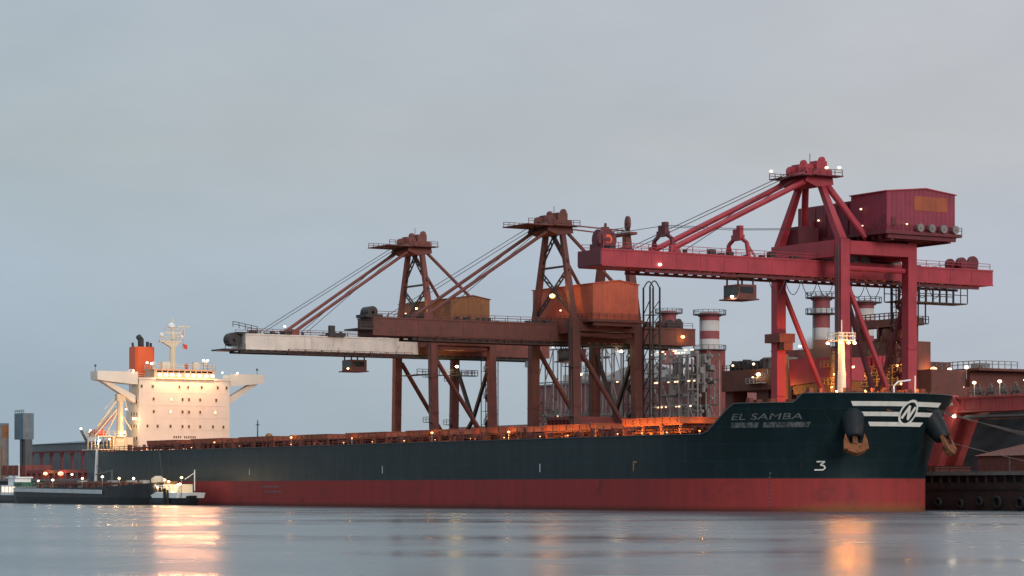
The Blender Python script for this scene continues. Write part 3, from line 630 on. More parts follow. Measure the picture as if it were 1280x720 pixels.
# lifeboat
lb = MB(); vs = []; fs = []; nseg = 9
for i in range(nseg):
    t = i / (nseg - 1); rad = 1.5 * math.sin(math.pi * (0.08 + 0.84 * t)) ** 0.5
    cu, cv, cz = 5.0 + 0.2 * t, -17.8 + 3.6 * t, 17.3 + 3.6 * t
    for a in range(10):
        A = 2 * math.pi * a / 10; vs.append((cu + rad * math.cos(A), cv + rad * 0.6 * math.sin(A), cz + rad * math.sin(A) * 0.8))
for i in range(nseg - 1):
    for a in range(10): fs.append((i * 10 + a, i * 10 + (a + 1) % 10, (i + 1) * 10 + (a + 1) % 10, (i + 1) * 10 + a))
fs += [tuple(range(10)), tuple(range((nseg - 1) * 10, nseg * 10))]
lb.add(vs, fs); lbo = lb.build('lifeboat', 'lifeboat', ship, True)
MB().beam((4.2, -19.4, 15.9), (4.6, -13.4, 22.6), 0.35).beam((6.4, -19.4, 15.9), (6.4, -13.4, 22.6), 0.35).beam((4.2, -16.4, 16), (4.2, -16.2, 19.2), 0.3).build('lifeboat_ramp', 'buff', ship)
MB().prism([(0, -18.9, 16.1), (0, -16.4, 16.1), (0, -16.2, 17.0), (0, -17.6, 17.7), (0, -19.0, 17.0)], (1.6, 0, 0), (6.4, 0, 0)).build('liferaft', 'lifeboat', ship)
pc = MB().tube((6.4, -12.9, 12.7), (6.4, -12.9, 24.6), 0.95, 10, 0.75).box(5.6, 7.2, -13.9, -11.8, 24.3, 26.0).beam((6.4, -13.2, 25.2), (6.2, -18.6, 18.2), 0.4).beam((6.4, -13.2, 26.2), (6.2, -16.8, 22.3), 0.14)
pc.beam((6.4, -12.0, 25.6), (6.4, -10.8, 22.0), 0.2).beam((6.4, -13.4, 22.0), (6.4, -16.6, 16.2), 0.35).beam((5.4, -12.9, 22.5), (7.4, -10.4, 17.5), 0.25)
pc.build('provision_crane', 'buff', ship)
MB().beam((1.0, -17.0, 16.5), (1.2, -14.6, 21.0), 0.4).build('davit_arm', 'brown', ship)
MB().beam((0.6, -20.4, 17.4), (0.6, -18.0, 12.8), 0.5).build('gangway_davit', 'dark_grey', ship)
ld = MB(); a = hull_pt('mid', 0.052, 12.4, -1, 0.4); b = Vector((a.x + 1.0, a.y - 0.8, 4.6))
ld.beam(a, b, 0.6, 0.2).rail([a, b], 1.0, 1.5, 0.05); ld.build('accommodation_ladder', 'pure_white', ship)
for p, m_ in (((0.4, -20.4, 17.8), 'lamp_white'), ((0.9, -18.2, 17.4), 'lamp_warm'), ((8.6, -19.0, 14.9), 'lamp_warm'), ((8.6, -16.4, 15.2), 'lamp_warm'), ((8.8, -12.9, 16.8), 'lamp_warm'), ((9.0, -10.6, 20.1), 'lamp_warm'), ((9.0, -9.4 - 0.6, 20.2), 'lamp_warm'), ((7.0, -11.6, 22.4), 'lamp_dim')):
    lamp(ship, p, 0.27, m_, 260 if m_ == 'lamp_warm' else 0, (1, 0.62, 0.3), (0.8, -0.6, -0.4), 'deck_light')
MB().rail([hull_pt('mid', 0.0, 12.95, -1, -0.3), (0.3, -4, 12.95)], 1.2, 1.5, 0.06).build('stern_railing', 'rust_brown', ship)

# deck lamps: low sodium fittings along the rail, shining inboard on the covers
SOD = (1, 0.43, 0.085)
for (x, y, w_) in ((364, 547, 1), (540, 541, 1), (636, 540, 1), (440, 548, 0.5), (268, 553, 0.4)):
    u, z = ray(x, y, -20.9)
    lamp(ship, (u, -20.9, z), 0.24 if w_ == 1 else 0.18, 'lamp_sodium', 60 * w_, SOD, (0, -0.5, 0.3), 'deck_light', post=(u, -20.9, 11.9))
for i, p, n in ((0, 12, 2), (1, 14, 2), (2, 18, 2), (3, 22, 2), (4, 40, 3), (5, 60, 3), (6, 170, 3), (7, 420, 4), (8, 800, 5)):
    for k in range(n):
        u = HATCH[i] + 17.5 * (k + 0.5) / n
        if k % 2 == 0: lamp(ship, (u, -21.9, 12.35), 0.12, 'lamp_sodium', 0, name='deck_light', post=(u, -21.9, 11.9))
        spot(ship, (u, -21.8, 12.5), (0.1, 1, 0.45), p, SOD, 150, 0.1)
for u, p in ((256.5, 500), (251, 300), (228, 160), (203, 100)):
    lamp(ship, (u, -17.5, 12.6), 0.16, 'lamp_sodium', p, SOD, (0, 0.6, 0.3), 'deck_light', post=(u, -17.5, 11.9))

# --- bow: emblem, name, marks, anchors
def bow_arc(z, off=0.06):      # arc-length table round the starboard bow
    tb = [(0.0, 0.0)]; prev = hull_pt('bow', 0, z, -1, off); s = 0
    for i in range(1, 361):
        t = i * 0.5; p = hull_pt('bow', t, z, -1, off) if t <= 90 else None
        if p is None:
            q = hull_pt('bow', 180 - t, z, -1, off); p = Vector((q.x, -q.y, q.z))
        s += (p - prev).length; prev = p; tb.append((s, t))
    return tb
def at_arc(s, z, off=0.06):
    tb = bow_arc_cache.setdefault(round(z * 4) / 4, bow_arc(round(z * 4) / 4))
    lo, hi = 0, len(tb) - 1
    while hi - lo > 1:
        m = (lo + hi) // 2
        if tb[m][0] <= s: lo = m
        else: hi = m
    t = tb[lo][1] + (tb[hi][1] - tb[lo][1]) * (s - tb[lo][0]) / max(1e-6, tb[hi][0] - tb[lo][0])
    if t <= 90: return hull_pt('bow', t, z, -1, off)
    q = hull_pt('bow', 180 - t, z, -1, off); return Vector((q.x, -q.y, q.z))
bow_arc_cache = {}
def stem_s(z): tb = bow_arc_cache.setdefault(round(z * 4) / 4, bow_arc(round(z * 4) / 4)); return tb[180][0]
def on_bow(vs, fs, s0, z0, name, mat, off=0.06, from_stem=False):
    mb = MB(); out = []
    for p in vs:
        z = z0 + p[1]; s = (stem_s(14.0) if from_stem else 0) + s0 + p[0]
        if from_stem: s = stem_s(round(z * 4) / 4) + s0 + p[0]
        out.append(at_arc(s, z, off))
    mb.add(out, fs); return mb.build(name, mat, ship)
def patch(s0, s1, z0, z1, sl=0.0, n=24):
    vs = []; fs = []
    for i in range(n + 1):
        t = i / n
        vs += [(s0 + sl + (s1 - s0 - 2 * sl) * t, z0), (s0 + (s1 - s0) * t, z1)]
    for i in range(n): fs.append((2 * i, 2 * i + 2, 2 * i + 3, 2 * i + 1))
    return vs, fs
for za, zb, w_ in ((15.95, 16.65, 9.3), (14.45, 15.1, 7.4), (12.95, 13.6, 5.5)):
    vs, fs = patch(-w_, w_, za, zb, 0.55, 40); on_bow(vs, fs, 0, 0, 'bow_stripe', 'mark_white', 0.05, True)
def ellipse_patch(rx, rz, n=36, ri=0.0, k=1.0):
    vs = []; fs = []
    for i in range(n):
        a = 2 * math.pi * i / n; vs += [(rx * math.cos(a), rz * math.sin(a)), (rx * ri * math.cos(a), rz * ri * math.sin(a))]
    for i in range(n): j = (i + 1) % n; fs.append((2 * i, 2 * j, 2 * j + 1, 2 * i + 1))
    return vs, fs
CZ = 15.0
vs, fs = ellipse_patch(1.75, 1.9); on_bow(vs, fs, 1.0, CZ, 'emblem_disc', 'hull', 0.09, True)
vs, fs = ellipse_patch(1.8, 1.95, 40, 0.80); on_bow(vs, fs, 1.0, CZ, 'emblem_ring', 'mark_white', 0.13, True)
def bar2(a, b, w):
    a = Vector(a); b = Vector(b); d = (b - a).normalized(); n = Vector((-d.y, d.x)) * w / 2
    vs = []; fs = []
    for i in range(7):
        c = a.lerp(b, i / 6); vs += [tuple(c - n), tuple(c + n)]
    for i in range(6): fs.append((2 * i, 2 * i + 2, 2 * i + 3, 2 * i + 1))
    return vs, fs
for a, b, w_ in (((-1.0, -0.85), (-0.2, 1.05), 0.52), ((-0.25, 0.95), (0.3, -0.95), 0.50), ((0.25, -1.05), (1.0, 0.85), 0.52)):
    vs, fs = bar2(a, b, w_); on_bow(vs, fs, 1.0, CZ, 'emblem_letter', 'mark_white', 0.15, True)

def hull_text(txt, size, x0, y0, x1, mat, name, zc):       # spread the words between two sight lines along the bow
    vs, fs = font_mesh(txt, size)
    xs = [p.x for p in vs]; mn, mx = min(xs), max(xs)
    sa, sb = s_at(x0, zc), s_at(x1, zc); k = (sb - sa) / (mx - mn)
    on_bow([((p.x - mn) * k, p.y) for p in vs], fs, sa, zc, name, mat, 0.06)
def s_at(px, z):
    best = None
    for i in range(0, 900):
        s = i * 0.06; p = at_arc(s, z); w = W(p.x, p.y); x = 640 + 3250 * w.x / w.y
        if best is None or abs(x - px) < best[0]: best = (abs(x - px), s)
        if x > px: break
    return best[1]
hull_text('EL SAMBA', 1.35, 914, 0, 1003, 'faded', 'ship_name', 14.0)
def worn_mat():
    m = paint('worn_lettering', (0.125, 0.132, 0.132), 0.7, None, 0, 0, 0.2); nt = m.node_tree; b = nt.nodes['Principled BSDF']; N = nt.nodes.new; L_ = nt.links.new
    tc = N('ShaderNodeTexCoord'); mp = N('ShaderNodeMapping'); mp.inputs['Scale'].default_value = (1.5, 1.5, 0.9); L_(tc.outputs['Object'], mp.inputs[0])
    n = N('ShaderNodeTexNoise'); n.inputs['Scale'].default_value = 1.3; n.inputs['Detail'].default_value = 2; L_(mp.outputs[0], n.inputs['Vector'])
    f = N('ShaderNodeMapRange'); f.inputs[1].default_value = 0.35; f.inputs[2].default_value = 0.66; L_(n.outputs[0], f.inputs[0])
    x = N('ShaderNodeMix'); x.data_type = 'RGBA'; L_(f.outputs[0], x.inputs[0]); x.inputs[6].default_value = (0.012, 0.020, 0.022, 1)
    src = b.inputs['Base Color'].links[0].from_socket; L_(src, x.inputs[7]); L_(x.outputs[2], b.inputs['Base Color']); return m
M['worn'] = worn_mat()
for (xa, xb) in ((912, 947), (952, 1011)):
    sa, sb = s_at(xa, 12.75), s_at(xb, 12.75); vs, fs = patch(sa, sb, 12.8, 13.6, 0.1, 30); on_bow(vs, fs, 0, 0, 'port_lettering', 'worn', 0.05)
vs = []; fs = []
s3 = s_at(1018, 6.4)
for a, b in (((0.1, 1.25), (1.35, 1.25)), ((1.35, 1.25), (0.75, 0.75)), ((0.75, 0.75), (1.3, 0.65)), ((1.3, 0.65), (1.6, 0.3)), ((1.6, 0.3), (1.3, 0.0)), ((1.3, 0), (0.0, 0.0))):
    v_, f_ = bar2(a, b, 0.2); o = len(vs); vs += v_; fs += [tuple(i + o for i in f) for f in f_]
on_bow(vs, fs, s3, 6.35, 'bulb_mark', 'mark_white', 0.06)
# draught marks and plating scuffs
dm = MB()
for k in range(9): p = at_arc(s_at(962, 5.0), 0.7 + k * 0.62, 0.05); dm.box(p.x - 0.12, p.x + 0.12, p.y - 0.05, p.y + 0.02, p.z, p.z + 0.34)
for u0, z0 in ((104, 3.7), (105.5, 2.7)):
    for k in range(8): dm.box(u0 + k * 1.0, u0 + k * 1.0 + 0.55, -HB - 0.05, -HB + 0.01, z0, z0 + 0.3)
dm.build('draught_marks', 'faded', ship)
tm = MB()
for x in (312, 478, 675): u, z = ray(x, 588, -HB); tm.box(u - 0.12, u + 0.12, -HB - 0.04, -HB + 0.01, 6.3, 7.7)
tm.build('tug_marks', 'stripe', ship)
ty = MB(); u, z = ray(792, 588, -HB); ty.box(u - 0.15, u + 0.15, -HB - 0.04, -HB + 0.01, 6.3, 7.9).box(u - 0.15, u + 0.9, -HB - 0.04, -HB + 0.01, 7.6, 7.9); ty.build('pilot_mark', 'yellow', ship)

def anchor(px, side):
    best = min(((abs(px - xx), t) for t in [40 + 0.5 * i for i in range(100)] for xx in [(lambda w: 640 + 3250 * w.x / w.y)(W(*((lambda p: (p.x, side * -p.y))(hull_pt('bow', t, 14.0, -1)))))]), key=lambda q: q[0])
    t = best[1]; p = hull_pt('bow', t, 14.2, -1); p.y *= -side
    nrm = Vector((math.sin(R(t)) * HB / ENT, side * math.cos(R(t)), 0)).normalized()
    tan = Vector((-nrm.y, nrm.x, 0)) * (1 if side < 0 else -1)
    ax = (nrm * 0.45 + Vector((0, 0, -0.89))).normalized()
    # bolster: tapering hawse cone
    mb = MB(); c0 = p - nrm * 2.3 + Vector((0, 0, 2.6)); c1 = p + nrm * (1.15 if side < 0 else 1.7) + Vector((0, 0, -3.1))
    axd = (c1 - c0); ln = axd.length; axd.normalize(); a_ = axd.cross(Vector((0, 0, 1))).normalized(); b_ = a_.cross(axd); vs = []; fs = []; nn = 18
    prof = ((0, 2.4), (0.2, 2.25), (0.4, 2.0), (0.6, 1.75), (0.8, 1.5), (0.93, 1.35), (0.97, 1.25), (1.0, 1.05), (1.0, 0.8), (0.85, 0.65))
    for d_, r_ in prof: vs += [c0 + axd * ln * d_ + a_ * r_ * math.cos(2 * math.pi * k / nn) + b_ * r_ * math.sin(2 * math.pi * k / nn) for k in range(nn)]
    for k in range(len(prof) - 1):
        for l in range(nn): fs.append((k * nn + l, k * nn + (l + 1) % nn, (k + 1) * nn + (l + 1) % nn, (k + 1) * nn + l))
    mb.add(vs, fs); bo = mb.build('hawse_bolster', 'bolster', ship, True)
    an = MB(); s0 = c1 - ax * 1.4; s1 = c1 + ax * 1.9
    an.beam(s0, s1, 0.75, 0.6)
    fw = tan.cross(ax).normalized()
    if fw.dot(nrm) < 0: fw = -fw
    an.prism([s1 - tan * 1.9 - ax * 0.1, s1 - tan * 0.9 - ax * 0.75, s1 + tan * 0.9 - ax * 0.75, s1 + tan * 1.9 - ax * 0.1, s1 + tan * 1.2 + ax * 0.5, s1 + ax * 0.95, s1 - tan * 1.2 + ax * 0.5], fw * -0.45, fw * 0.55)
    for k in (-1, 1):
        b0 = s1 + tan * k * 1.35
        an.prism([b0 - tan * 0.55 + ax * 0.2, b0 + tan * 0.55 + ax * 0.2, b0 + tan * (0.35 + 0.1 * k) - ax * 1.3, b0 + tan * 0.1 * k - ax * 2.4, b0 - tan * (0.35 - 0.1 * k) - ax * 1.3], fw * 0.1, fw * 0.6)
    for k in range(3): an.tube(s0 + ax * k * 0.3 - tan * 0.2, s0 + ax * k * 0.3 + tan * 0.2, 0.35, 8)
    an.build('anchor', 'anchor_rust', bo)
M['bolster'] = paint('bolster_black', (0.010, 0.017, 0.022), 0.55, (0.045, 0.025, 0.018), 0.32, 0.5, 0.3); M['bolster'].node_tree.nodes['Principled BSDF'].inputs['Specular IOR Level'].default_value = 0.25
M['anchor_rust'] = paint('anchor_rust', (0.19, 0.066, 0.020), 0.85, (0.05, 0.022, 0.012), 0.55, 0.3, 0.35, 1.0)
anchor(1066, -1); anchor(1166, 1)

# foremast and forecastle gear
um, vm = 263.0, ray_u(1052, 490, 263.0)[0]
fm = MB().tube((um, vm, 15.2), (um, vm, 22.0), 0.85, 12, 0.62).tube((um, vm, 22.0), (um, vm, 28.0), 0.55, 12, 0.40).box(um - 1.3, um + 1.3, vm - 1.7, vm + 1.7, 26.7, 26.85).tube((um, vm, 28), (um, vm, 30.0), 0.1, 6)
f_o = fm.build('foremast', 'white', ship)
MB().rail([(um - 1.3, vm - 1.7, 26.85), (um + 1.3, vm - 1.7, 26.85), (um + 1.3, vm + 1.7, 26.85), (um - 1.3, vm + 1.7, 26.85), (um - 1.3, vm - 1.7, 26.85)], 1.1, 1.2, 0.05).build('mast_railing', 'buff', f_o)
ldd = MB(); 
for k in range(20): ldd.box(um + 0.75, um + 0.82, vm - 1.25, vm - 0.8, 16 + k * 0.5, 16.06 + k * 0.5)
ldd.box(um + 0.75, um + 0.83, vm - 1.3, vm - 1.22, 15.5, 26.7); ldd.box(um + 0.75, um + 0.83, vm - 0.83, vm - 0.75, 15.5, 26.7); ldd.build('mast_ladder', 'buff', f_o)
for a, b, m_, pw in ((1.5, -1.4, 'lamp_mast', 420), (1.5, 1.4, 'lamp_mast', 420), (1.6, 0.1, 'lamp_mast', 0), (-1.2, -1.8, 'lamp_mast', 260)):
    lamp(f_o, (um + a, vm + b, 26.35), 0.30, m_, pw, (1, 0.36, 0.10), (0.7, 0, -0.5), 'floodlight')
spot(f_o, (um + 1.7, vm, 26.2), (0.6, -0.5, -0.5), 2500, (1, 0.26, 0.025), 90, 0.5)
lamp(f_o, (um + 1.0, vm + 1.5, 22.6), 0.22, 'lamp_sodium', 500, (1, 0.4, 0.1), (0.5, 0.2, 0), 'floodlight')
bg = MB(); rr = random.Random(9)
for i in range(46):
    t = rr.uniform(30, 122); z = ztop('bow', t if t <= 90 else 180 - t); q = hull_pt('bow', t if t <= 90 else 180 - t, z, -1, -rr.uniform(2.0, 4.5))
    if t > 90: q.y = -q.y
    a = rr.uniform(0.2, 0.6); MB().box(q.x - a, q.x + a, q.y - a, q.y + a, 15.2, q.z + rr.uniform(0.15, 0.95)).build('mooring_bitt', 'deck_red', ship)
a = hull_pt('bow', 84, 17.8, -1, -1.0)
MB().path([(a.x, a.y, 17.6), (a.x, a.y, 19.0), (a.x + 0.3, a.y + 0.5, 19.6), (a.x + 1.0, a.y + 2.4, 19.9)], 0.14).tube((a.x + 0.4, a.y + 3.8, 17.6), (a.x + 0.4, a.y + 3.8, 20.6), 0.1, 6).build('anchor_davit', 'pure_white', ship)
for t, pw in ((63, 500), (75, 600), (86, 500), (98, 400)):
    q = hull_pt('bow', min(t, 180 - t), 17.0, -1, -3.0)
    if t > 90: q.y = -q.y
    lamp(ship, (q.x, q.y, 18.2), 0.2, 'lamp_sodium', pw, (1, 0.4, 0.08), (0, 0, 0.5), 'deck_light', post=(q.x, q.y, 15.2))

# ------------------------------------------------------------------ ship unloaders on the quay
VW, VLD = 28.0, 43.0
def crane(uc, label, body, clad, hw, boom, house, ztp, zap, rail_mat, waist=0.0, front=None, rear=False, legr=1.5):
    zb, zt, vt, ve, bw = boom
    C = thing('ship_unloader', label, 'crane', uc, (VW + VLD) / 2, QZ, 'ship unloaders along the quay')
    bog = MB()
    # legs
    for s in (-1, 1):
        for v in (VW, VLD):
            l = MB(); foot = hw + waist; d = legr
            l.beam((uc + s * foot, v, QZ + 1.5), (uc + s * hw, v, ztp), d * 2, d * 1.8)
            for z in (12, 20, 28):
                t = (z - QZ) / (ztp - QZ); x = foot + (hw - foot) * t
                l.box(uc + s * x - d - 0.08, uc + s * x + d + 0.08, v - d * 0.9 - 0.08, v + d * 0.9 + 0.08, z, z + 0.25)
            leg = l.build('leg', body, C)
            b = MB(); x = foot
            for k in (-2.4, -0.8, 0.8, 2.4): b.tube((uc + s * x + k, v - 0.5, QZ + 0.5), (uc + s * x + k, v + 0.5, QZ + 0.5), 0.5, 10)
            b.box(uc + s * x - 3.2, uc + s * x + 3.2, v - 0.7, v + 0.7, QZ + 0.7, QZ + 1.6); b.build('bogie', 'black_steel', leg)
    f = hw + waist
    for v in (VW, VLD):
        MB().box(uc - f + legr, uc + f - legr, v - 0.9, v + 0.9, QZ + 1.8, QZ + 4.6).build('sill_beam', body, C)
    # top frame
    for v in (VW, VLD):
        MB().box(uc - hw + legr, uc + hw - legr, v - 1.1, v + 1.1, ztp - 3.0, ztp - 0.1).build('portal_beam', body, C)
    for s in (-1, 1):
        MB().box(uc + s * hw - 1.0, uc + s * hw + 1.0, VW + legr, VLD - legr, ztp - 2.6, ztp - 0.3).build('portal_beam', body, C)
        b = MB().tube((uc + s * hw, VW + 1.0, zb - 1.5), (uc + s * (hw + waist * 0.8), VLD - 1.2, QZ + 7.5), 0.5, 10); b.build('diagonal_brace', body, C)
        b = MB().tube((uc + s * hw, VW + 1.2, zb + 1.2), (uc + s * hw, VLD - 1.2, zb + 1.2), 0.5, 8); b.build('tie_beam', body, C)
    for s, v in ((1, VW), (-1, VLD)):
        ld = MB()
        x0 = uc + s * (f + 0.0) + 0.3; x1 = uc + s * hw + 0.3; vv = v - legr * 0.95 - 0.35
        for k in (-0.3, 0.3): ld.beam((x0 + k, vv, QZ + 2), (x1 + k, vv, ztp - 1), 0.1)
        for i in range(int((ztp - QZ - 3) / 0.9)):
            t = (i * 0.9 + 2) / (ztp - QZ); x = x0 + (x1 - x0) * t; ld.box(x - 0.3, x + 0.3, vv - 0.04, vv + 0.04, QZ + 2 + i * 0.9, QZ + 2.08 + i * 0.9)
        for z in (QZ + 12, QZ + 22):
            x = x0 + (x1 - x0) * (z - QZ) / (ztp - QZ); ld.box(x - 1.3, x + 1.3, vv - 1.0, vv + 0.3, z, z + 0.12).rail([(x - 1.3, vv - 1.0, z + 0.1), (x + 1.3, vv - 1.0, z + 0.1)], 1.1, 0.9, 0.05)
        ld.build('leg_ladder', 'dark_grey', C)
    # K braces on the landside portal
    b = MB().beam((uc - hw, VLD, zb - 1), (uc, VLD, QZ + 13), 0.7).beam((uc + hw, VLD, zb - 1), (uc, VLD, QZ + 13), 0.7).beam((uc, VLD, QZ + 13), (uc - f, VLD, QZ + 5), 0.7).beam((uc, VLD, QZ + 13), (uc + f, VLD, QZ + 5), 0.7)
    if kind_k[0]: b.build('sway_brace', 'dark_crimson' if kind_k[0] == 2 else 'black_steel', C)
    # boom
    def girder(v0, v1, mat, name):
        g = MB().box(uc - bw / 2, uc + bw / 2, v0, v1, zb, zt)
        n = int((v1 - v0) / 5)
        for s in (-1, 1):
            x = uc + s * bw / 2
            g.box(min(x, x + s * 0.14), max(x, x + s * 0.14), v0, v1, zt - 0.22, zt + 0.06)
            g.box(min(x, x + s * 0.14), max(x, x + s * 0.14), v0, v1, zb - 0.06, zb + 0.2)
            for i in range(1, n):
                v = v0 + (v1 - v0) * i / n; g.box(min(x, x + s * 0.05), max(x, x + s * 0.05), v - 0.05, v + 0.05, zb + 0.2, zt - 0.22)
        return g.build(name, mat, C)
    if front:
        girder(vt, front[0], front[1], 'boom_tip'); bm_ = girder(front[0] + 0.01, ve, body, 'boom')
    else: bm_ = girder(vt, ve, body, 'boom')
    tr = MB()
    r0 = vt + 9 if not front else vt - 1
    for s in (-1, 1):
        x = uc + s * (bw / 2 - 0.6); tr.box(x - 0.25, x + 0.25, r0, ve - 3, zb - 0.75, zb - 0.35)
        for i in range(int((ve - 3 - r0) / 2.0)): tr.box(x - 0.12, x + 0.12, r0 + i * 2, r0 + i * 2 + 0.9, zb - 0.36, zb - 0.06)
    tr.build('trolley_rail', rail_mat, bm_)
    rl = MB(); rl.rail([(uc + bw / 2 - 0.2, vt + 0.5, zt + 0.06), (uc + bw / 2 - 0.2, ve - 0.5, zt + 0.06)], 1.1, 3.0, 0.045)
    rl.rail([(uc - bw / 2 + 0.2, vt + 0.5, zt + 0.06), (uc - bw / 2 + 0.2, ve - 0.5, zt + 0.06)], 1.1, 3.0, 0.045); rl.build('boom_railing', body, bm_)
    rr = random.Random(int(uc)); 
    for i in range(28):
        v = rr.uniform(vt + 2, ve - 2); a = rr.uniform(0.2, 0.7); x = uc + rr.uniform(-bw / 2 + 0.8, bw / 2 - 0.8)
        MB().box(x - a, x + a, v - a, v + a, zt + 0.01, zt + rr.uniform(0.4, 1.3)).build('boom_fitting', 'black_steel', bm_)
    wk = MB().box(uc + bw / 2 + 0.16, uc + bw / 2 + 1.1, vt + 10, VW - 3, zb - 0.9, zb - 0.8).rail([(uc + bw / 2 + 1.1, vt + 10, zb - 0.8), (uc + bw / 2 + 1.1, VW - 3, zb - 0.8)], 1.0, 2.0, 0.04)
    for i in range(int((VW - 3 - vt - 10) / 4)): wk.box(uc + bw / 2 + 0.16, uc + bw / 2 + 0.3, vt + 10 + i * 4, vt + 10.2 + i * 4, zb - 0.8, zb + 0.3)
    if kind_k[0] != 2: wk.build('boom_walkway', 'brown', bm_)
    # tail sheaves and tip sheaves
    ts = MB()
    for s in (-1, 1):
        ts.wheel((uc + s * 1.6, ve - 3.2, zt + 1.4), (1, 0, 0), 1.25 if kind_k[0] == 2 else 0.8, 0.5); ts.wheel((uc + s * 1.6, ve - 5.8, zt + 1.2), (1, 0, 0), 1.1 if kind_k[0] == 2 else 0.7, 0.5)
        ts.box(uc + s * 1.6 - 0.15 + s * 0.45, uc + s * 1.6 + 0.15 + s * 0.45, ve - 6.5, ve - 2.4, zt, zt + 1.5)
    ts.build('tail_sheave', 'dark_crimson' if body == 'crimson' else 'black_steel', bm_)
    # mast
    vh = VW
    for s in (-1, 1):
        l = MB().beam((uc + s * (hw - 0.2), vh, ztp - 0.2), (uc + s * 3.2, vh, zap - 1.5), 1.45 if kind_k[0] == 2 else 1.2, 1.35 if kind_k[0] == 2 else 1.15, 1.0, 0.95)
        l.build('mast_leg', body, C)
    if kind_k[0] != 2:
        zc = ztp + (zap - ztp) * 0.45; q = lambda z: (hw - 0.2) + (3.2 - hw + 0.2) * (z - ztp) / (zap - ztp)
        lt = MB(); lt.lattice((uc - q(ztp + 1) + 0.6, vh, ztp + 1), (uc + q(zc + 1.5), vh, zc + 1.5), (1, 0, 0), 1.25, 0.12); lt.lattice((uc + q(ztp + 1) - 0.6, vh, ztp + 1), (uc - q(zc + 1.5), vh, zc + 1.5), (1, 0, 0), 1.25, 0.12)
        lt.lattice((uc - q(zc + 3), vh, zc + 3), (uc + 0.6, vh, zap - 1.5), (1, 0, 0), 1.25, 0.12); lt.lattice((uc + q(zc + 3), vh, zc + 3), (uc - 0.6, vh, zap - 1.5), (1, 0, 0), 1.25, 0.12)
        lt.beam((uc - q(zc + 2.2), vh, zc + 2.2), (uc + q(zc + 2.2), vh, zc + 2.2), 0.4); lt.build('mast_lacing', 'black_steel', C)
    hd = MB().prism([(0, vh - 4.0, zap - 1.0), (0, vh - 3.4, zap + 0.3), (0, vh - 1.2, zap + 1.2), (0, vh + 1.8, zap + 1.2), (0, vh + 2.2, zap - 1.4), (0, vh - 1.4, zap - 1.9)], (uc - 3.9, 0, 0), (uc + 3.9, 0, 0))
    hd.box(uc - 3.6, uc - 1.6, vh - 1.3, vh + 1.0, zap + 1.2, zap + 2.6).box(uc + 1.6, uc + 3.6, vh - 1.3, vh + 1.0, zap + 1.2, zap + 2.7)
    for s in (-1, 1):
        hd.wheel((uc + s * 2.6, vh - 2.2, zap + 1.3), (1, 0, 0), 0.95, 0.5); hd.wheel((uc + s * 2.6, vh + 0.6, zap + 2.9), (1, 0, 0), 0.7, 0.4)
    head = hd.build('mast_head', body, C)
    pl = MB().box(uc - 4.6, uc + 5.2, vh - 9.5 if kind_k[0] != 2 else vh - 5.5, vh - 3.4, zap - 0.2, zap).box(uc + 3.9, uc + 6.2, vh - 3.4, vh + 2.6, zap - 0.2, zap)
    pl.rail([(uc + 5.2, vh - 9.3 if kind_k[0] != 2 else vh - 5.5, zap), (uc + 5.2, vh - 3.4, zap), (uc + 6.1, vh + 2.4, zap)], 1.0, 1.2, 0.05)
    pl.rail([(uc - 4.5, vh - 9.3 if kind_k[0] != 2 else vh - 5.5, zap), (uc - 4.5, vh + 2.0, zap)], 1.0, 1.2, 0.05)
    pl.tube((uc, vh, zap + 1.2), (uc, vh, zap + 4.4), 0.07, 5); pl.build('head_platform', 'dark_crimson' if body == 'crimson' else 'rust_brown', head)
    # stays
    vf = -3.2
    for s in (-1, 1):
        st = MB(); st.tube((uc + s * 3.0, vh - 2.6, zap - 0.6), (uc + s * (bw / 2 - 0.5), vf, zt + 0.9), 0.36 if kind_k[0] != 2 else 0.5, 8)
        st.box(uc + s * (bw / 2 - 0.5) - 0.35, uc + s * (bw / 2 - 0.5) + 0.35, vf - 0.9, vf + 0.9, zt - 0.2, zt + 1.3)
        st.build('forestay', body, C)
        ro = MB().tube((uc + s * 1.6, vh - 2.8, zap + 1.2), (uc + s * 1.6, vf - 7, zt + 0.5), 0.07, 5).tube((uc + s * 1.6, vh - 2.6, zap + 0.6), (uc + s * 1.6, vf + 3.5, zt + 0.9), 0.07, 5)
        ro.build('hoist_rope', 'black_steel', C)
    for s in (-1, 1):
        b0 = (uc + s * 2.8, vh + 1.2, zap - 1.0)
        b1 = (uc + s * (hw - 0.2), 33.5, ztp + 0.5) if kind_k[0] == 2 else (uc + s * (hw - 1.2), 38.6, house[5] + 0.6)
        MB().tube(b0, b1, 0.62 if kind_k[0] == 2 else 0.36, 10).build('backstay', body, C)
    # machinery house
    u0, u1, v0, v1, z0, z1 = house
    zm = z1 + 0.8; vm = v0 + (v1 - v0) * 0.56
    h = MB().prism([(0, v0, z0), (0, v1, z0), (0, v1, z1 + 0.1), (0, vm, zm), (0, v0, z1)], (u0, 0, 0), (u1, 0, 0))
    ho = h.build('machinery_house', clad, C)
    rf = MB().prism([(0, v0 - 0.25, z1 - 0.02), (0, vm, zm + 0.02), (0, v1 + 0.25, z1 + 0.08), (0, v1 + 0.25, z1 + 0.24), (0, vm, zm + 0.22), (0, v0 - 0.25, z1 + 0.16)], (u0 - 0.25, 0, 0), (u1 + 0.25, 0, 0))
    rf.build('roof', body if clad != 'orange_clad' else 'orange_clad', ho)
    fl = MB().box(u0 - 0.4, u1 + 0.9, v0 - 0.9, v1 + 0.9, z0 - 0.55, z0 - 0.02)
    for i in range(6): fl.box(u0 + (u1 - u0) * i / 5 - 0.3, u0 + (u1 - u0) * i / 5 + 0.3, v0, v1, z0 - 1.3, z0 - 0.55)
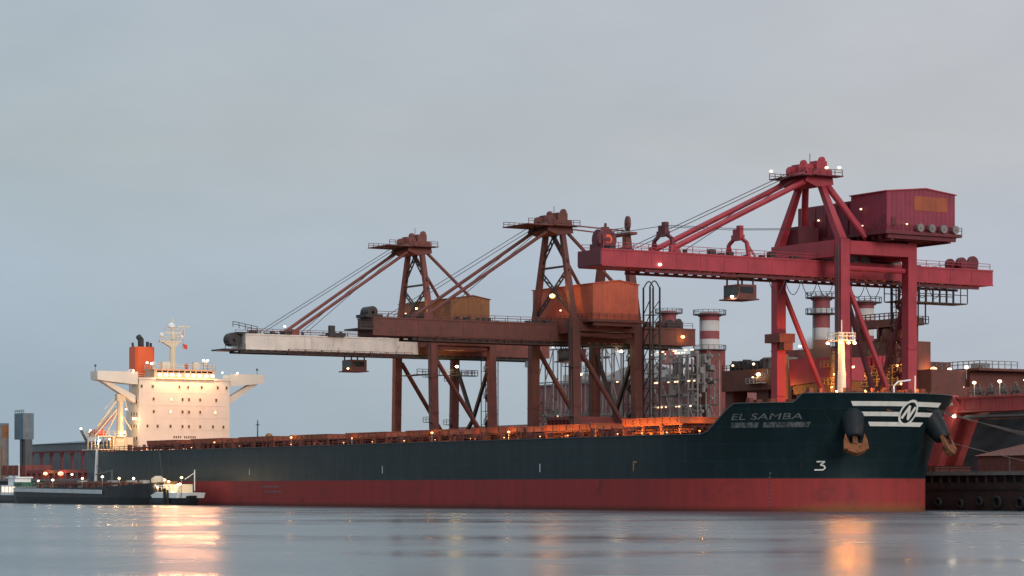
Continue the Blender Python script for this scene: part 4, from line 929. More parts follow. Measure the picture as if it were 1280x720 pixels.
    for v in (v0 + 1, v1 - 1.5): fl.box(u0, u1, v, v + 0.6, z0 - 1.6, z0 - 0.55)
    fl.build('house_floor', 'dark_crimson' if body == 'crimson' else 'rust_brown', ho)
    MB().rail([(u0, v0 - 0.85, z0), (u1 + 0.85, v0 - 0.85, z0), (u1 + 0.85, v1 + 0.85, z0)], 1.1, 1.6, 0.05).build('house_railing', 'dark_crimson' if body == 'crimson' else 'rust_brown', ho)
    # posts carrying the house
    ps = MB()
    for s in (-1, 1):
        for v in (VW + 7, VLD): ps.box(uc + s * (hw - 1.6) - 0.5, uc + s * (hw - 1.6) + 0.5, v - 0.5, v + 0.5, min(ztp - 0.3, z0 - 2.2), z0 - 1.6)
    ps.build('house_post', body, ho)
    # stairs down the legs
    sx = MB()
    zz = QZ + 3; k = 0; v = VLD + 2.2
    while zz < zb - 3:
        a = uc + hw - 2.5 if k % 2 == 0 else uc + hw - 6.0; b_ = uc + hw - 6.0 if k % 2 == 0 else uc + hw - 2.5
        sx.beam((a, v, zz), (b_, v, zz + 3), 0.7, 0.14); sx.box(min(a, b_) - 0.8, max(a, b_) + 0.8, v - 0.6, v + 0.6, zz + 3 - 0.08, zz + 3)
        sx.rail([(a, v - 0.5, zz), (b_, v - 0.5, zz + 3)], 1.0, 1.5, 0.04); zz += 3; k += 1
    for a in (uc + hw - 7, uc + hw - 1.6):
        for vv in (v - 0.6, v + 0.6): sx.box(a - 0.08, a + 0.08, vv - 0.08, vv + 0.08, QZ, zb)
    sx.build('stairway', 'black_steel' if body != 'crimson' else 'dark_crimson', C)
    return C, bm_, ho, head
kind_k = [2]
def festoon(parent, uc, v0, v1, z, n, dr=2.2):
    m = MB()
    for i in range(n):
        a = v0 + (v1 - v0) * i / n; b = v0 + (v1 - v0) * (i + 1) / n
        pts = [(uc, a + (b - a) * t, z - dr * (1 - (2 * t - 1) ** 2)) for t in [j / 8 for j in range(9)]]
        m.path(pts, 0.07, 5)
    return m.build('festoon_cable', 'black_steel', parent)
def cab(parent, uc, v, z, body, w=2.2, h=2.4):
    c = MB().box(uc - w, uc + w, v - 1.9, v + 1.9, z, z + h).box(uc - w - 0.4, uc + w + 0.4, v - 2.6, v + 2.2, z - 0.25, z - 0.02)
    for s in (-1, 1):
        for k in (-1.6, 1.6): c.box(uc + s * 1.6 - 0.12, uc + s * 1.6 + 0.12, v + k - 0.12, v + k + 0.12, z + h, z + h + 1.7)
    c.box(uc - w - 0.5, uc + w + 0.5, v - 2.4, v + 2.4, z + h + 1.2, z + h + 1.65)
    o = c.build('operator_cab', body, parent)
    MB().box(uc - w + 0.2, uc + w - 0.2, v - 1.95, v - 1.903, z + 0.5, z + h - 0.3).box(uc + w + 0.003, uc + w + 0.05, v - 1.6, v + 1.2, z + 0.9, z + h - 0.4).build('cab_window', 'glass', o)
    return o
def frame_bracket(parent, uc, v, zt, h, bw, mat):
    m = MB()
    for s in (-1, 1):
        m.beam((uc + s * (bw / 2 - 0.3), v, zt), (uc + s * (bw / 2 - 0.9), v, zt + h * 0.45), 0.55); m.beam((uc + s * (bw / 2 - 0.9), v, zt + h * 0.45), (uc + s * 0.9, v, zt + h * 0.62), 0.5)
        m.beam((uc + s * (bw / 2 - 0.3), v + 1.4, zt), (uc + s * (bw / 2 - 0.9), v, zt + h * 0.45), 0.3)
    m.box(uc - 1.3, uc + 1.3, v - 0.5, v + 0.5, zt + h * 0.55, zt + h * 0.72).box(uc - 0.9, uc + 0.1, v - 0.45, v + 0.45, zt + h * 0.72, zt + h * 0.9).box(uc + 0.1, uc + 1.1, v - 0.4, v + 0.4, zt + h * 0.72, zt + h)
    return m.build('sheave_frame', mat, parent)

# --- crane nearest the bow: crimson
U3 = 220.5
C3, B3, H3, HD3 = crane(U3, 'tall crimson ship unloader with a crimson gabled machinery house, nearest the bow', 'crimson', 'crimson_clad', 9.1, (40.6, 43.4, -18.2, 67.4, 7.0), (224.5, 234.3, 34.0, 49.4, 48.2, 55.0), 46.8, 58.2, 'dark_crimson', legr=0.98)
frame_bracket(B3, U3, -3.4, 43.4, 5.4, 7.0, 'dark_crimson'); frame_bracket(B3, U3, 12.3, 43.4, 5.6, 7.0, 'crimson')
cab(B3, U3 + 0.5, 12.4, 36.3, 'rust_brown'); lamp(B3, (U3 + 2.0, 9.6, 36.5), 0.32, 'lamp_white', 300, (1, 0.8, 0.5), (0, -0.6, -0.2), 'floodlight')
festoon(B3, U3 + 2.5, 17, 42, 39.9, 7, 2.6); festoon(B3, U3 + 2.5, 44, 56, 39.9, 4, 2.0)
ax_ = MB().prism([(0, 34.6, 48.2), (0, 48.6, 48.2), (0, 48.6, 54.4), (0, 42.5, 55.0), (0, 34.6, 54.3)], (208.5, 0, 0), (224.48, 0, 0)).box(208.2, 224.4, 33.6, 49, 47.6, 48.19)
for k in range(5): ax_.box(210 + k * 3.2, 210.3 + k * 3.2, 34.4, 34.59, 48.4, 54.0)
ax_.box(210.5, 213.5, 33.4, 34.59, 48.3, 51.6).box(218, 220, 33.9, 34.59, 48.3, 50.6)
ax_.build('machinery_annex', 'annex_clad', C3)
for u in (211.0, 221.0): MB().box(u - 0.6, u + 0.6, 36, 47, 46.6, 47.59).build('annex_bearer', 'dark_crimson', C3)
# orange sign panel and hose reels on the gable
MB().box(234.3 + 0.003, 234.36, 40.1, 47.6, 52.0, 54.5).build('sign_panel', 'orange_panel', H3)
ro = MB()
for du in (-1.2, 1.2):
    ro.path([(U3 + du, -14.5, 46.2), (U3 + du, -3.4, 48.2), (U3 + du, 12.3, 48.4), (U3 + du, 27.0, 49.2)], 0.05, 4)
ro.build('trolley_rope', 'black_steel', C3)
g = MB()
for v in (40.6, 43.2, 45.9, 48.6): g.wheel((235.3, v, 48.9), (1, 0, 0), 0.72, 0.6, 14)
g.build('cable_reel', 'concrete', H3)
MB().box(233.0, 233.9, 33.9, 33.97, 49.6, 51.0).box(234.31, 234.4, 35.0, 36.0, 48.9, 50.6).build('house_door', 'dark_crimson', H3)
for p, m_ in (((228.0, 33.4, 52.4), 'lamp_dim'), ((215.0, 34.2, 51.6), 'lamp_dim'), ((234.9, 38.0, 49.4), 'lamp_dim'), ((228.5, 33.3, 49.4), 'lamp_dim')): lamp(H3, p, 0.22, m_, name='floodlight')
for p in ((U3 - 4.4, VW - 5.2, 59.6), (U3 + 6.0, VW + 1.8, 59.6), (U3 + 6.0, VW - 1.0, 59.4)): lamp(HD3, p, 0.34, 'lamp_dim', name='floodlight')
# boom tip: rope drum with an orange disc; end platform
dm = MB().wheel((U3 - 0.6, -16.0, 45.3), (0, 1, 0), 1.7, 0.8, 20).box(U3 - 2.6, U3 + 1.4, -16.6, -14.6, 43.4, 44.6); dm.wheel((U3 + 0.4, -15.2, 45.2), (1, 0, 0), 1.8, 0.8, 20)
do = dm.build('rope_drum', 'dark_crimson', B3); MB().tube((U3 + 0.9, -15.2, 45.3), (U3 + 0.98, -15.2, 45.3), 0.8, 16).build('drum_disc', 'funnel', do)
MB().box(U3 - 3.5, U3 + 3.5, -18.45, -18.203, 40.75, 43.3).build('end_plate', 'dark_crimson', B3)
lamp(B3, (U3 + 3.75, -6.6, 41.2), 0.30, 'lamp_white', name='floodlight')
# hanging access platforms under the landside girder
ap = MB(); 
ap.box(U3 + 1, U3 + 5, 44, 60, 36.8, 37.0); ap.rail([(U3 + 5, 44, 37), (U3 + 5, 60, 37)], 2.6, 1.5, 0.07); ap.rail([(U3 + 1, 44, 37), (U3 + 1, 60, 37)], 2.6, 1.5, 0.07)
for v in (45, 48, 51): 
    for u in (U3 + 2, U3 + 4): ap.box(u - 0.1, u + 0.1, v - 0.1, v + 0.1, 33.2, 40.6)
ap.box(U3 + 1.6, U3 + 4.4, 44.6, 51.4, 33.0, 33.2); ap.rail([(U3 + 4.4, 44.6, 33.2), (U3 + 4.4, 51.4, 33.2)], 1.2, 1.2, 0.06)
ap.build('access_platform', 'black_steel', C3)
# winch clutter on the girder between the frame legs, and bands on the legs
for v in (33, 36.5, 39, 46):
    wn = MB().lathe((U3 + 1.5, v, 43.4), [(1.0, 0), (1.1, 0.6), (0.8, 1.3), (0.3, 1.7)], 10).tube((U3 - 2.5, v, 44.5), (U3 + 0.2, v, 44.5), 0.8, 10); wn.box(U3 - 2.6, U3 + 2.4, v - 0.9, v + 0.9, 43.38, 43.7); wn.build('hoist_winch', 'grey_steel', C3)
wn = MB().box(U3 - 5, U3 + 5, VW + 3, VW + 10, 46.8, 47.2).box(U3 - 9, U3 - 4.6, VW + 1, VW + 5.5, 46.8, 50.2); wn.build('electrical_cabin', 'dark_crimson', C3)
bx = MB().box(U3 - 9.1 - 1.9, U3 - 9.1 + 2.6, VW - 1.7, VW + 1.7, 29.6, 31.2).box(U3 - 9.1 + 1.45, U3 - 9.1 + 2.9, VW - 1.0, VW + 1.0, 28.2, 29.6); bx.build('leg_platform', 'rust_red', C3)
lamp(C3, (U3 + 7.9, VW, 24.0), 0.22, 'lamp_sodium', 0, name='floodlight')
spot(C3, (U3 + 7.4, VW, 24.0), (-1, 0, 0.05), 9000, (1, 0.40, 0.10), 80, 0.25)
# --- middle crane: rust brown with an orange house
kind_k[0] = 1
U2 = 135.8
C2, B2, H2, HD2 = crane(U2, 'rust brown ship unloader with a bright orange machinery house, middle of the three', 'rust_brown', 'orange_clad', 7.6, (33.4, 36.9, -15.6, 61.0, 6.4), (124.0, 147.0, 30.2, 41.2, 37.6, 44.7), 37.9, 56.8, 'black_steel', 0.7, None, True, 0.92)
# rear mast with sheaves
rm = MB()
for s in (-1, 1): rm.beam((U2 + s * 7.4, VLD, 37.6), (U2 + s * 4.2, VLD, 55.6), 1.9, 1.7, 1.3, 1.2)
rm.box(U2 - 5.4, U2 + 6.8, VLD - 0.9, VLD + 0.9, 55.6, 56.1).box(U2 - 4.6, U2 + 5.2, VLD - 0.4, VLD + 0.4, 52.8, 53.2)
rm.box(U2 - 4.6, U2 - 3.2, VLD - 0.6, VLD + 0.6, 56.1, 58.0).wheel((U2 + 4.6, VLD, 58.0), (0.3, 1, 0), 1.55, 0.5, 18)
rm.box(U2 - 3.9, U2 - 3.5, VLD - 0.2, VLD + 0.2, 58, 58.8).tube((U2 + 4.2, VLD, 53.2), (U2 + 4.2, VLD, 56.0), 0.9, 8)
rm.rail([(U2 - 5.2, VLD - 0.8, 56.1), (U2 + 6.6, VLD - 0.8, 56.1)], 1.0, 1.4, 0.05)
rmo = rm.build('rear_mast', 'rust_brown', C2)
rp = MB()
for s in (-1, 1): rp.tube((U2 + s * 2.6, VW + 1.2, 57.2), (U2 + s * 3.4, VLD, 56.6), 0.16, 6)
rp.build('rear_tie', 'rust_red', C2)
cab(B2, U2 + 0.5, 32.0, 29.6, 'rust_brown')
lamp(C2, (U2 + 2.2, VW - 1.8, 42.6), 0.62, 'lamp_sodium', 700, (1, 0.42, 0.08), (0.8, -1.2, 0.2), 'floodlight')
spot(C2, (U2 + 2.4, VW - 2.6, 42.6), (0.5, -0.8, -0.35), 1300, (1, 0.34, 0.05), 110, 0.5)
lamp(C2, (U2 + 5.0, VW - 1.6, 39.5), 0.22, 'lamp_dim', name='floodlight')
lamp(C2, (U2 - 1.0, VW + 7, 27.0), 0.42, 'lamp_white', 700, (1, 0.75, 0.45), (0, -0.8, 0), 'floodlight', post=(U2 - 1.0, VW + 7, 33.4)); lamp(C2, (U2 + 3.0, VLD - 0.5, 31.8), 0.36, 'lamp_white', 500, (1, 0.75, 0.45), (0, -0.8, 0), 'floodlight')
lamp(B2, (U2 + 3.6, 57.5, 35.2), 0.45, 'lamp_sodium', 160, (1, 0.5, 0.14), (0.6, 0, -0.2), 'floodlight')
tw = MB()   # lift tower beside the landside leg
for u in (U2 + 8.6, U2 + 11.0):
    for v in (VLD + 1.2, VLD + 3.6): tw.box(u - 0.14, u + 0.14, v - 0.14, v + 0.14, QZ, 44.6)
for k in range(12):
    z = QZ + 3 * k
    tw.box(U2 + 8.5, U2 + 11.1, VLD + 1.1, VLD + 3.7, z - 0.08, z); tw.beam((U2 + 8.6, VLD + 1.2, z), (U2 + 11, VLD + 1.2, z + 3), 0.14); tw.beam((U2 + 11, VLD + 1.2, z), (U2 + 11, VLD + 3.6, z + 3), 0.14)
for u in (U2 + 8.8, U2 + 10.8):
    pts = [(u, VLD + 1.2 + 2.4 * t, 44.6 + 1.3 * math.sin(math.pi * t)) for t in [i / 6 for i in range(7)]]; tw.path(pts, 0.14, 5)
tw.build('lift_tower', 'black_steel', C2)
hp = MB().prism([(0, 30, 17.5), (0, 41, 17.5), (0, 39, 9.5), (0, 32, 9.5)], (U2 - 5.5, 0, 0), (U2 + 6.2, 0, 0))
for k in range(9): hp.box(U2 - 5.5 + k * 1.45, U2 - 5.3 + k * 1.45, 29.8, 41.2, 14.5, 17.6)
hp.box(U2 - 5.7, U2 + 6.4, 29.7, 41.3, 17.5, 18.1).box(U2 - 6.5, U2 + 7, 26.4, 29.7, 9.0, 11.4); hp.build('hopper', 'dusty_red', C2)
for k, (v0, v1) in enumerate(((26.5, 36), (36, 47))): festoon(B2, U2 + 2.6, v0, v1, 32.8, 4, 1.8)
dmo = MB().wheel((U2 + 0.4, -15.0, 38.0), (1, 0, 0), 1.1, 3.2, 16).box(U2 - 2, U2 + 2.4, -16.6, -13, 36.9, 37.5).box(U2 - 3.2, U2 + 3.4, -18.6, -15.6, 34.4, 34.7); dmo.rail([(U2 + 3.3, -18.5, 34.7), (U2 + 3.3, -15.6, 34.7)], 1.1, 1, 0.05); dmo.build('rope_drum', 'black_steel', B2)
# --- crane nearest the stern: rust red, cream boom tip, ochre house
U1 = 77.5
C1, B1, H1, HD1 = crane(U1, 'rust red ship unloader with cream boom tip and ochre machinery house, nearest the stern', 'rust_red', 'ochre_clad', 8.0, (33.3, 36.6, -15.2, 61.5, 6.4), (64.0, 87.6, 31.4, 41.4, 38.2, 45.4), 37.8, 57.2, 'black_steel', 0.9, (27.0, 'cream_boom'), False, 0.84)
cab(B1, U1 - 0.5, 13.0, 29.4, 'rust_brown'); lamp(B1, (U1 + 1.4, 10.4, 29.8), 0.26, 'lamp_warm', name='floodlight')
lamp(C1, (U1 + 3.6, VW - 1.6, 43.4), 0.30, 'lamp_sodium', 300, (1, 0.55, 0.16), (0.3, -0.9, 0.2), 'floodlight')
lamp(C1, (U1 - 1.4, VW - 1.6, 42.6), 0.20, 'lamp_dim', name='floodlight'); lamp(C1, (U1 + 7.0, VW + 6.8, 30.6), 0.40, 'lamp_white', 800, (1, 0.72, 0.3), (0.4, -0.6, 0), 'floodlight')
lamp(B1, (U1 + 1.0, -4.8, 38.6), 0.26, 'lamp_white', name='floodlight', post=(U1 + 1.0, -4.8, 36.6))
MB().wheel((U1 + 0.2, -17.0, 35.4), (1, 0, 0), 1.45, 2.6, 18).box(U1 - 3.4, U1 + 3.4, -20.2, -15.2, 33.0, 33.3).rail([(U1 + 3.3, -20, 33.3), (U1 + 3.3, -15.3, 33.3)], 1.1, 1.2, 0.05).box(U1 - 2.4, U1 + 2.4, -16.4, -12.8, 36.6, 37.0).rail([(U1 + 2.4, -17.8, 38.0), (U1 + 2.4, -12.0, 37.0)], 1.2, 1.2, 0.06).build('rope_drum', 'black_steel', B1)
MB().box(U1 + 2.2, U1 + 4.2, 4.4, 8.4, 36.6, 37.4).box(U1 + 2.4, U1 + 3.4, 5, 6.2, 37.4, 39).build('boom_winch', 'black_steel', B1)
MB().box(U1 - 3, U1 + 5.6, 26, 28, 28.6, 28.8).rail([(U1 + 5.6, 25.4, 28.8), (U1 + 5.6, 41, 28.8)], 1.1, 1.4, 0.06).box(U1 + 3.6, U1 + 5.6, 25.4, 41, 28.6, 28.8).rail([(U1 + 5.6, 41, 28.8), (U1 - 3, 41, 28.8)], 1.1, 1.4, 0.06).build('access_platform', 'black_steel', C1)
hp = MB().box(U1 - 8.0, U1 + 7.6, 30, 41.5, 8.4, 14.2)
for k in range(12): hp.box(U1 - 7.8 + k * 1.4, U1 - 7.6 + k * 1.4, 29.85, 30, 8.6, 14.0)
hp.build('hopper', 'dusty_red', C1)
MB().rail([(U1 - 8, 29.6, 14.2), (U1 + 7.6, 29.6, 14.2)], 1.1, 1.5, 0.05).rail([(U1 + 7.6, 29.6, 14.2), (U1 + 7.6, 46, 14.2)], 1.1, 1.5, 0.05).build('hopper_railing', 'rust_brown', C1)

# ------------------------------------------------------------------ works behind the quay
def stack(px, top, bot, v, rtop, bands, base_w, label, gallery, zbase_bot=None):
    u, zt = ray(px, top, v)
    t = thing('chimney', label, 'chimney', u, v, QZ, 'striped chimneys of the works')
    h = zt - QZ
    z1 = zt; segs = []
    for c, py in bands:
        z0 = ray(px, py, v)[1]; segs.append((c, z0, z1)); z1 = z0
    for k, (c, z0, z1_) in enumerate(segs):
        MB().lathe((u, v, 0), [(rtop, z0), (rtop, z1_ - 0.01)], 22).build('band', 'stack_red' if c == 'r' else 'stack_white', t, False)
    zb = segs[-1][1]
    base = MB().box(u - base_w, u + base_w, v - base_w, v + base_w, QZ, zb - 0.01) if base_w else MB().lathe((u, v, 0), [(rtop * 1.05, QZ), (rtop, zb - 0.01)], 22)
    base.build('base', 'dusty_red' if base_w else 'stack_red', t)
    rg = MB().lathe((u, v, 0), [(rtop + 0.5, zt - 1.0), (rtop + 0.5, zt - 0.4)], 22); rg.build('crown_ring', 'stack_red', t)
    for py in gallery:
        z = ray(px, py, v)[1]; m = MB().lathe((u, v, 0), [(rtop + 1.8, z), (rtop + 1.8, z + 0.2)], 18)
        for i in range(18):
            a = 2 * math.pi * i / 18; a2 = 2 * math.pi * (i + 1) / 18
            P = lambda q, zz: (u + (rtop + 1.75) * math.cos(q), v + (rtop + 1.75) * math.sin(q), zz)
            m.beam(P(a, z), P(a, z + 1.3), 0.12).beam(P(a, z + 1.3), P(a2, z + 1.3), 0.12)
        m.build('gallery', 'dark_grey', t)
    ld = MB()
    for k in (-0.35, 0.35): ld.box(u + k - 0.05, u + k + 0.05, v - rtop - 0.4, v - rtop - 0.3, zb, zt)
    ld.build('ladder', 'dark_grey', t)
    return t
stack(836, 389, 0, 170, 2.15, (('r', 404), ('w', 412), ('r', 431), ('w', 438), ('r', 446)), 0, 'red and white striped chimney behind the middle crane, the leftmost and thinnest', (392,))
stack(887, 391, 0, 150, 2.62, (('r', 401), ('w', 414), ('r', 424), ('w', 437)), 3.0, 'wide striped chimney on a square red base, left of the crimson crane legs', (394, 438))
stack(1027, 370, 0, 120, 1.95, (('r', 385), ('w', 393), ('r', 410), ('w', 425), ('r', 436)), 0, 'striped chimney seen through the legs of the crimson crane, left of the lit foremast', (373, 393))
stack(1081, 376, 0, 128, 2.15, (('r', 386), ('w', 400), ('r', 411), ('w', 420), ('r', 432)), 0, 'striped chimney behind the slanting brace of the crimson crane, right of the lit foremast', (379,))

def boiler_house():
    v = 165
    u0 = ray(672, 480, v)[0]; u1 = ray(880, 480, v)[0]; zw = ray(760, 478, v)[1]
    t = thing('boiler_house', 'long faded red industrial hall with a grey arched roof behind the middle crane', 'factory', (u0 + u1) / 2, v, QZ)
    MB().box(u0, u1, v, v + 40, QZ, zw).build('wall', 'pink_clad', t)
    poly = [(0, v + 1, zw)] ; n = 12
    ua = ray(742, 470, v)[0]; ub = ray(862, 470, v)[0]; zr = ray(790, 455, v)[1]
    arc = [(ua + (ub - ua) * i / n, v + 0.5, zw + (zr - zw) * math.sin(math.pi * i / n)) for i in range(n + 1)]
    MB().prism([arc[0]] + arc[1:], (0, 0, 0), (0, 38, 0)).build('roof', 'stack_white', t)
    uc = ray(690, 465, v)[0]; ud = ray(742, 465, v)[0]
    MB().box(uc, ud, v + 4, v + 30, zw, ray(700, 468, v)[1]).build('roof_annex', 'stack_white', t)
    w = MB()
    for i in range(12): q = u0 + 3 + i * (u1 - u0 - 6) / 11; w.box(q - 0.25, q + 0.25, v - 0.2, v, QZ, zw)
    w.build('wall_pilaster', 'dusty_red', t)
    MB().box(u0 - 0.5, u1 + 0.5, v - 0.5, v + 40.5, zw - 0.01 + 0.02, zw + 0.5).build('eaves', 'concrete', t)
boiler_house()
def pipe_rack(px0, px1, ptop, v, label, seed, nl, dens, mat='rack_steel', storeys=5):
    rr = random.Random(seed)
    u0, zt = ray(px0, ptop, v); u1 = ray(px1, ptop, v)[0]
    t = thing('pipe_rack', label, 'scaffold', (u0 + u1) / 2, v, QZ, 'steel frames of the works')
    n = max(2, int((u1 - u0) / 4.2)); fr = MB()
    for row in (0, 7):
        for i in range(n + 1):
            u = u0 + (u1 - u0) * i / n; fr.box(u - 0.16, u + 0.16, v + row - 0.16, v + row + 0.16, QZ, zt + rr.uniform(-1.5, 1.0))
        for k in range(storeys + 1):
            z = QZ + (zt - QZ) * k / storeys; fr.box(u0, u1, v + row - 0.15, v + row + 0.15, z - 0.35, z)
            if k < storeys:
                z2 = QZ + (zt - QZ) * (k + 1) / storeys
                for i in range(n):
                    a = u0 + (u1 - u0) * i / n; b = u0 + (u1 - u0) * (i + 1) / n
                    if rr.random() < 0.6: fr.beam((a, v + row, z), (b, v + row, z2), 0.2) if rr.random() < 0.5 else fr.beam((b, v + row, z), (a, v + row, z2), 0.2)
    fr.build('steel_frame', mat, t)
    pp = MB()
    for i in range(dens):
        z = rr.uniform(QZ + 6, zt); a = rr.uniform(u0, u1); b = min(u1, a + rr.uniform(3, 14)); d = v + rr.uniform(-0.3, 6)
        if rr.random() < 0.55: pp.tube((a, d, z), (b, d, z), rr.uniform(0.15, 0.5), 6)
        else: pp.tube((a, d, z), (a, d, min(zt, z + rr.uniform(3, 12))), rr.uniform(0.15, 0.55), 6)
        if rr.random() < 0.35: pp.box(a, a + rr.uniform(0.8, 2.5), d - 0.6, d + 0.6, z, z + rr.uniform(0.6, 2.0))
    if dens: pp.build('pipework', 'concrete', t)
    for i in range(nl):
        a = rr.uniform(u0 + 0.5, u1 - 0.5); z = rr.choice([zt + 1.0, zt + 0.4] + [QZ + (zt - QZ) * k / storeys - 0.6 for k in range(1, storeys)])
        lamp(t, (a, v - 0.7, z), rr.uniform(0.18, 0.34), rr.choice(('lamp_rack', 'lamp_dim', 'lamp_rack')), name='lamp')
    return t
pipe_rack(815, 872, 446, 140, 'lamp strung grey steel pipe rack beside the square red chimney base', 11, 60, 90)
pipe_rack(672, 742, 438, 150, 'open grey steel frame at the left end of the faded red hall', 12, 4, 12, storeys=4)
pipe_rack(742, 812, 436, 150, 'grey steel frame in front of the arched roof, between the other two frames', 13, 7, 16, storeys=4)
t = thing('light_mast', 'tall slim lattice mast left of the middle crane legs, with an empty head', 'mast', ray(663, 500, 110)[0], 110, QZ)
u, zt = ray(663, 452, 110); m = MB()
for a in (-0.5, 0.5):
    for b in (-0.5, 0.5): m.box(u + a - 0.09, u + a + 0.09, 110 + b - 0.09, 110 + b + 0.09, QZ, zt)
for k in range(18): z = QZ + (zt - QZ) * k / 18; m.beam((u - 0.5, 109.5, z), (u + 0.5, 109.5, z + (zt - QZ) / 18), 0.12); m.box(u - 0.5, u + 0.5, 109.4, 109.5, z, z + 0.12)
m.build('lattice', 'grey_steel', t); MB().box(u - 1.2, u + 1.2, 109, 111, zt - 1.5, zt + 0.6).lathe((u, 110, zt + 0.6), [(0.8, 0), (0.3, 1)], 8).build('mast_top', 'grey_steel', t)
# green bushes by the hopper
def bush(px, py, v, w, h, label, seed):
    rr = random.Random(seed); u, z = ray(px, py, v); m = MB(); k = MB()
    for i in range(900):
        a = rr.gauss(0, 0.42); b = rr.gauss(0, 0.42); c = abs(rr.gauss(0.35, 0.3))
        if a * a + b * b + (c - 0.4) ** 2 > 0.9: continue
        p = Vector((u + a * w, v + b * w * 0.6, QZ + c * h)); d = Vector((rr.uniform(-1, 1), rr.uniform(-1, 1), rr.uniform(-1, 1))).normalized() * 0.35
        e = d.cross(Vector((rr.uniform(-1, 1), rr.uniform(-1, 1), rr.uniform(-1, 1)))).normalized() * 0.22
        m.add([p - d, p + e, p + d, p - e], [(0, 1, 2, 3)])
    t = thing('bush', label, 'shrub', u, v, QZ)
    m.build('foliage', 'foliage', t)
    for i in range(5): k.tube((u, v, QZ - 0.1), (u + rr.uniform(-w, w) * 0.5, v + rr.uniform(-1, 1), QZ + h * 0.6), 0.12, 5, 0.04)
    k.build('stem', 'brown', t)
M['foliage'] = paint('foliage', (0.035, 0.075, 0.040), 0.8, None, 0, 0, 0.5, 1.5)
bush(687, 524, 60, 4.5, 17.0, 'dark green bush standing left of the middle crane hopper', 4)

# long conveyor gallery low behind the ship
def conveyor(px0, px1, v, z0, z1, label, mat, nleg=8):
    u0 = ray(px0, 500, v)[0]; u1 = ray(px1, 500, v)[0]
    t = thing('conveyor_gallery', label, 'conveyor', (u0 + u1) / 2, v, QZ, 'conveyor galleries')
    MB().box(u0, u1, v, v + 4, z0, z1).build('gallery', mat, t); MB().prism([(0, v - 0.3, z1 + 0.02), (0, v + 4.3, z1 + 0.02), (0, v + 2, z1 + 0.9)], (u0, 0, 0), (u1, 0, 0)).build('roof', 'brown', t)
    for i in range(nleg):
        u = u0 + 2 + (u1 - u0 - 4) * i / (nleg - 1); MB().box(u - 0.5, u + 0.5, v + 0.8, v + 3.2, QZ, z0 - 0.01).build('leg', 'brown', t)
    return t
conveyor(560, 905, 58, 14.0, 17.4, 'long low red brown conveyor gallery running behind the crane legs', 'dusty_red', 12)

# transfer house with the deep girder, left of the crimson crane
v = 80; u0, zt = ray(902, 464, v); u1 = ray(966, 464, v)[0]
t = thing('transfer_house', 'dark red brown conveyor transfer house on two stout legs with a small tower on top', 'transfer tower', (u0 + u1) / 2, v, QZ)
zb = ray(920, 489, v)[1]
MB().box(u0, u1, v, v + 9, zb, zt).build('housing', 'brown', t)
for a, b in ((902, 911), (941, 955), (959, 966)): MB().box(ray(a, 490, v)[0], ray(b, 490, v)[0], v + 1, v + 5, QZ, zb - 0.01).build('leg', 'brown', t)
ua, za = ray(946, 449, v); ub = ray(962, 449, v)[0]
tw = MB().box(ua, ub, v + 2, v + 7, zt + 0.01, za).box(ua - 0.3, ub + 0.3, v + 1.7, v + 7.3, za + 0.01, za + 0.4).build('tower', 'concrete', t)
MB().box(ray(938, 478, v)[0], ray(958, 478, v)[0], v - 1.2, v - 0.01, ray(940, 480, v)[1], ray(940, 479, v)[1]).rail([(ray(938, 478, v)[0], v - 1.2, ray(940, 479, v)[1]), (ray(957, 478, v)[0], v - 1.2, ray(940, 479, v)[1]), (ray(965, 470, v)[0], v - 1.2, ray(965, 468, v)[1])], 1.0, 1.2, 0.08).build('walkway', 'grey_steel', t)
gm = MB(); rr = random.Random(21)
for i in range(16): a = rr.uniform(u0, ua); gm.box(a, a + rr.uniform(0.4, 1.4), v + 1, v + 3, zt + 0.01, zt + rr.uniform(0.5, 2.4))
gm.rail([(u0, v + 0.2, zt), (ua, v + 0.2, zt)], 1.1, 1.5, 0.07).build('roof_gear', 'black_steel', t)
for x, y, m_ in ((948, 468, 'lamp_warm'), (941, 472, 'lamp_dim'), (916, 457, 'lamp_dim'), (942, 455, 'lamp_warm')):
    a, z = ray(x, y, v - 0.8); lamp(t, (a, v - 0.8, z), 0.5 if y == 468 else 0.3, m_, 250 if y == 468 else 0, (1, 0.65, 0.25), (0, -0.6, -0.4))

# red ore hopper and stack of plant between the crimson legs
v = 62
t = thing('ore_hopper', 'big sloping red ore hopper on an ochre base between the crimson crane legs', 'hopper', ray(1010, 490, v)[0], v, QZ)
A = [ray(x, y, v) for x, y in ((986, 450), (1038, 446), (1041, 475), (988, 482))]
MB().prism([(a, v, z) for a, z in A], (0, 0, 0), (0, 8, 0)).build('hopper_body', 'crimson', t)
B = [ray(x, y, v) for x, y in ((990, 482.4), (1040, 475.4), (1038, 490), (990, 493))]
MB().prism([(a, v + 0.3, z) for a, z in B], (0, 0, 0), (0, 7, 0)).build('hopper_base', 'ochre_clad', t)
sp_ = MB(); ua, za = ray(984, 447, v); ub, zb2 = ray(1042, 447, v)
for u in (ua, ub): sp_.box(u - 0.35, u + 0.35, v - 0.6, v - 0.01, QZ, za + 0.6)
for k in range(7): z = QZ + 1 + k * (za - QZ) / 7; sp_.box(ub - 2.5, ub + 2.4, v - 1.4, v - 0.7, z - 0.1, z); sp_.rail([(ub - 2.4, v - 1.4, z), (ub + 2.4, v - 1.4, z)], 1.1, 1.1, 0.08)
sp_.build('access_stair', 'yellow', t)  # stair rails coloured ochre to imitate orange lamplight on them
for x, y in ((976, 482), (980, 492), (1040, 484), (1043, 468), (1036, 494), (1055, 489)):
    a, z = ray(x, y, v - 1.6); lamp(t, (a, v - 1.6, z), 0.22, 'lamp_sodium', 260, (1, 0.45, 0.08), (0, -0.7, 0))
v = 88
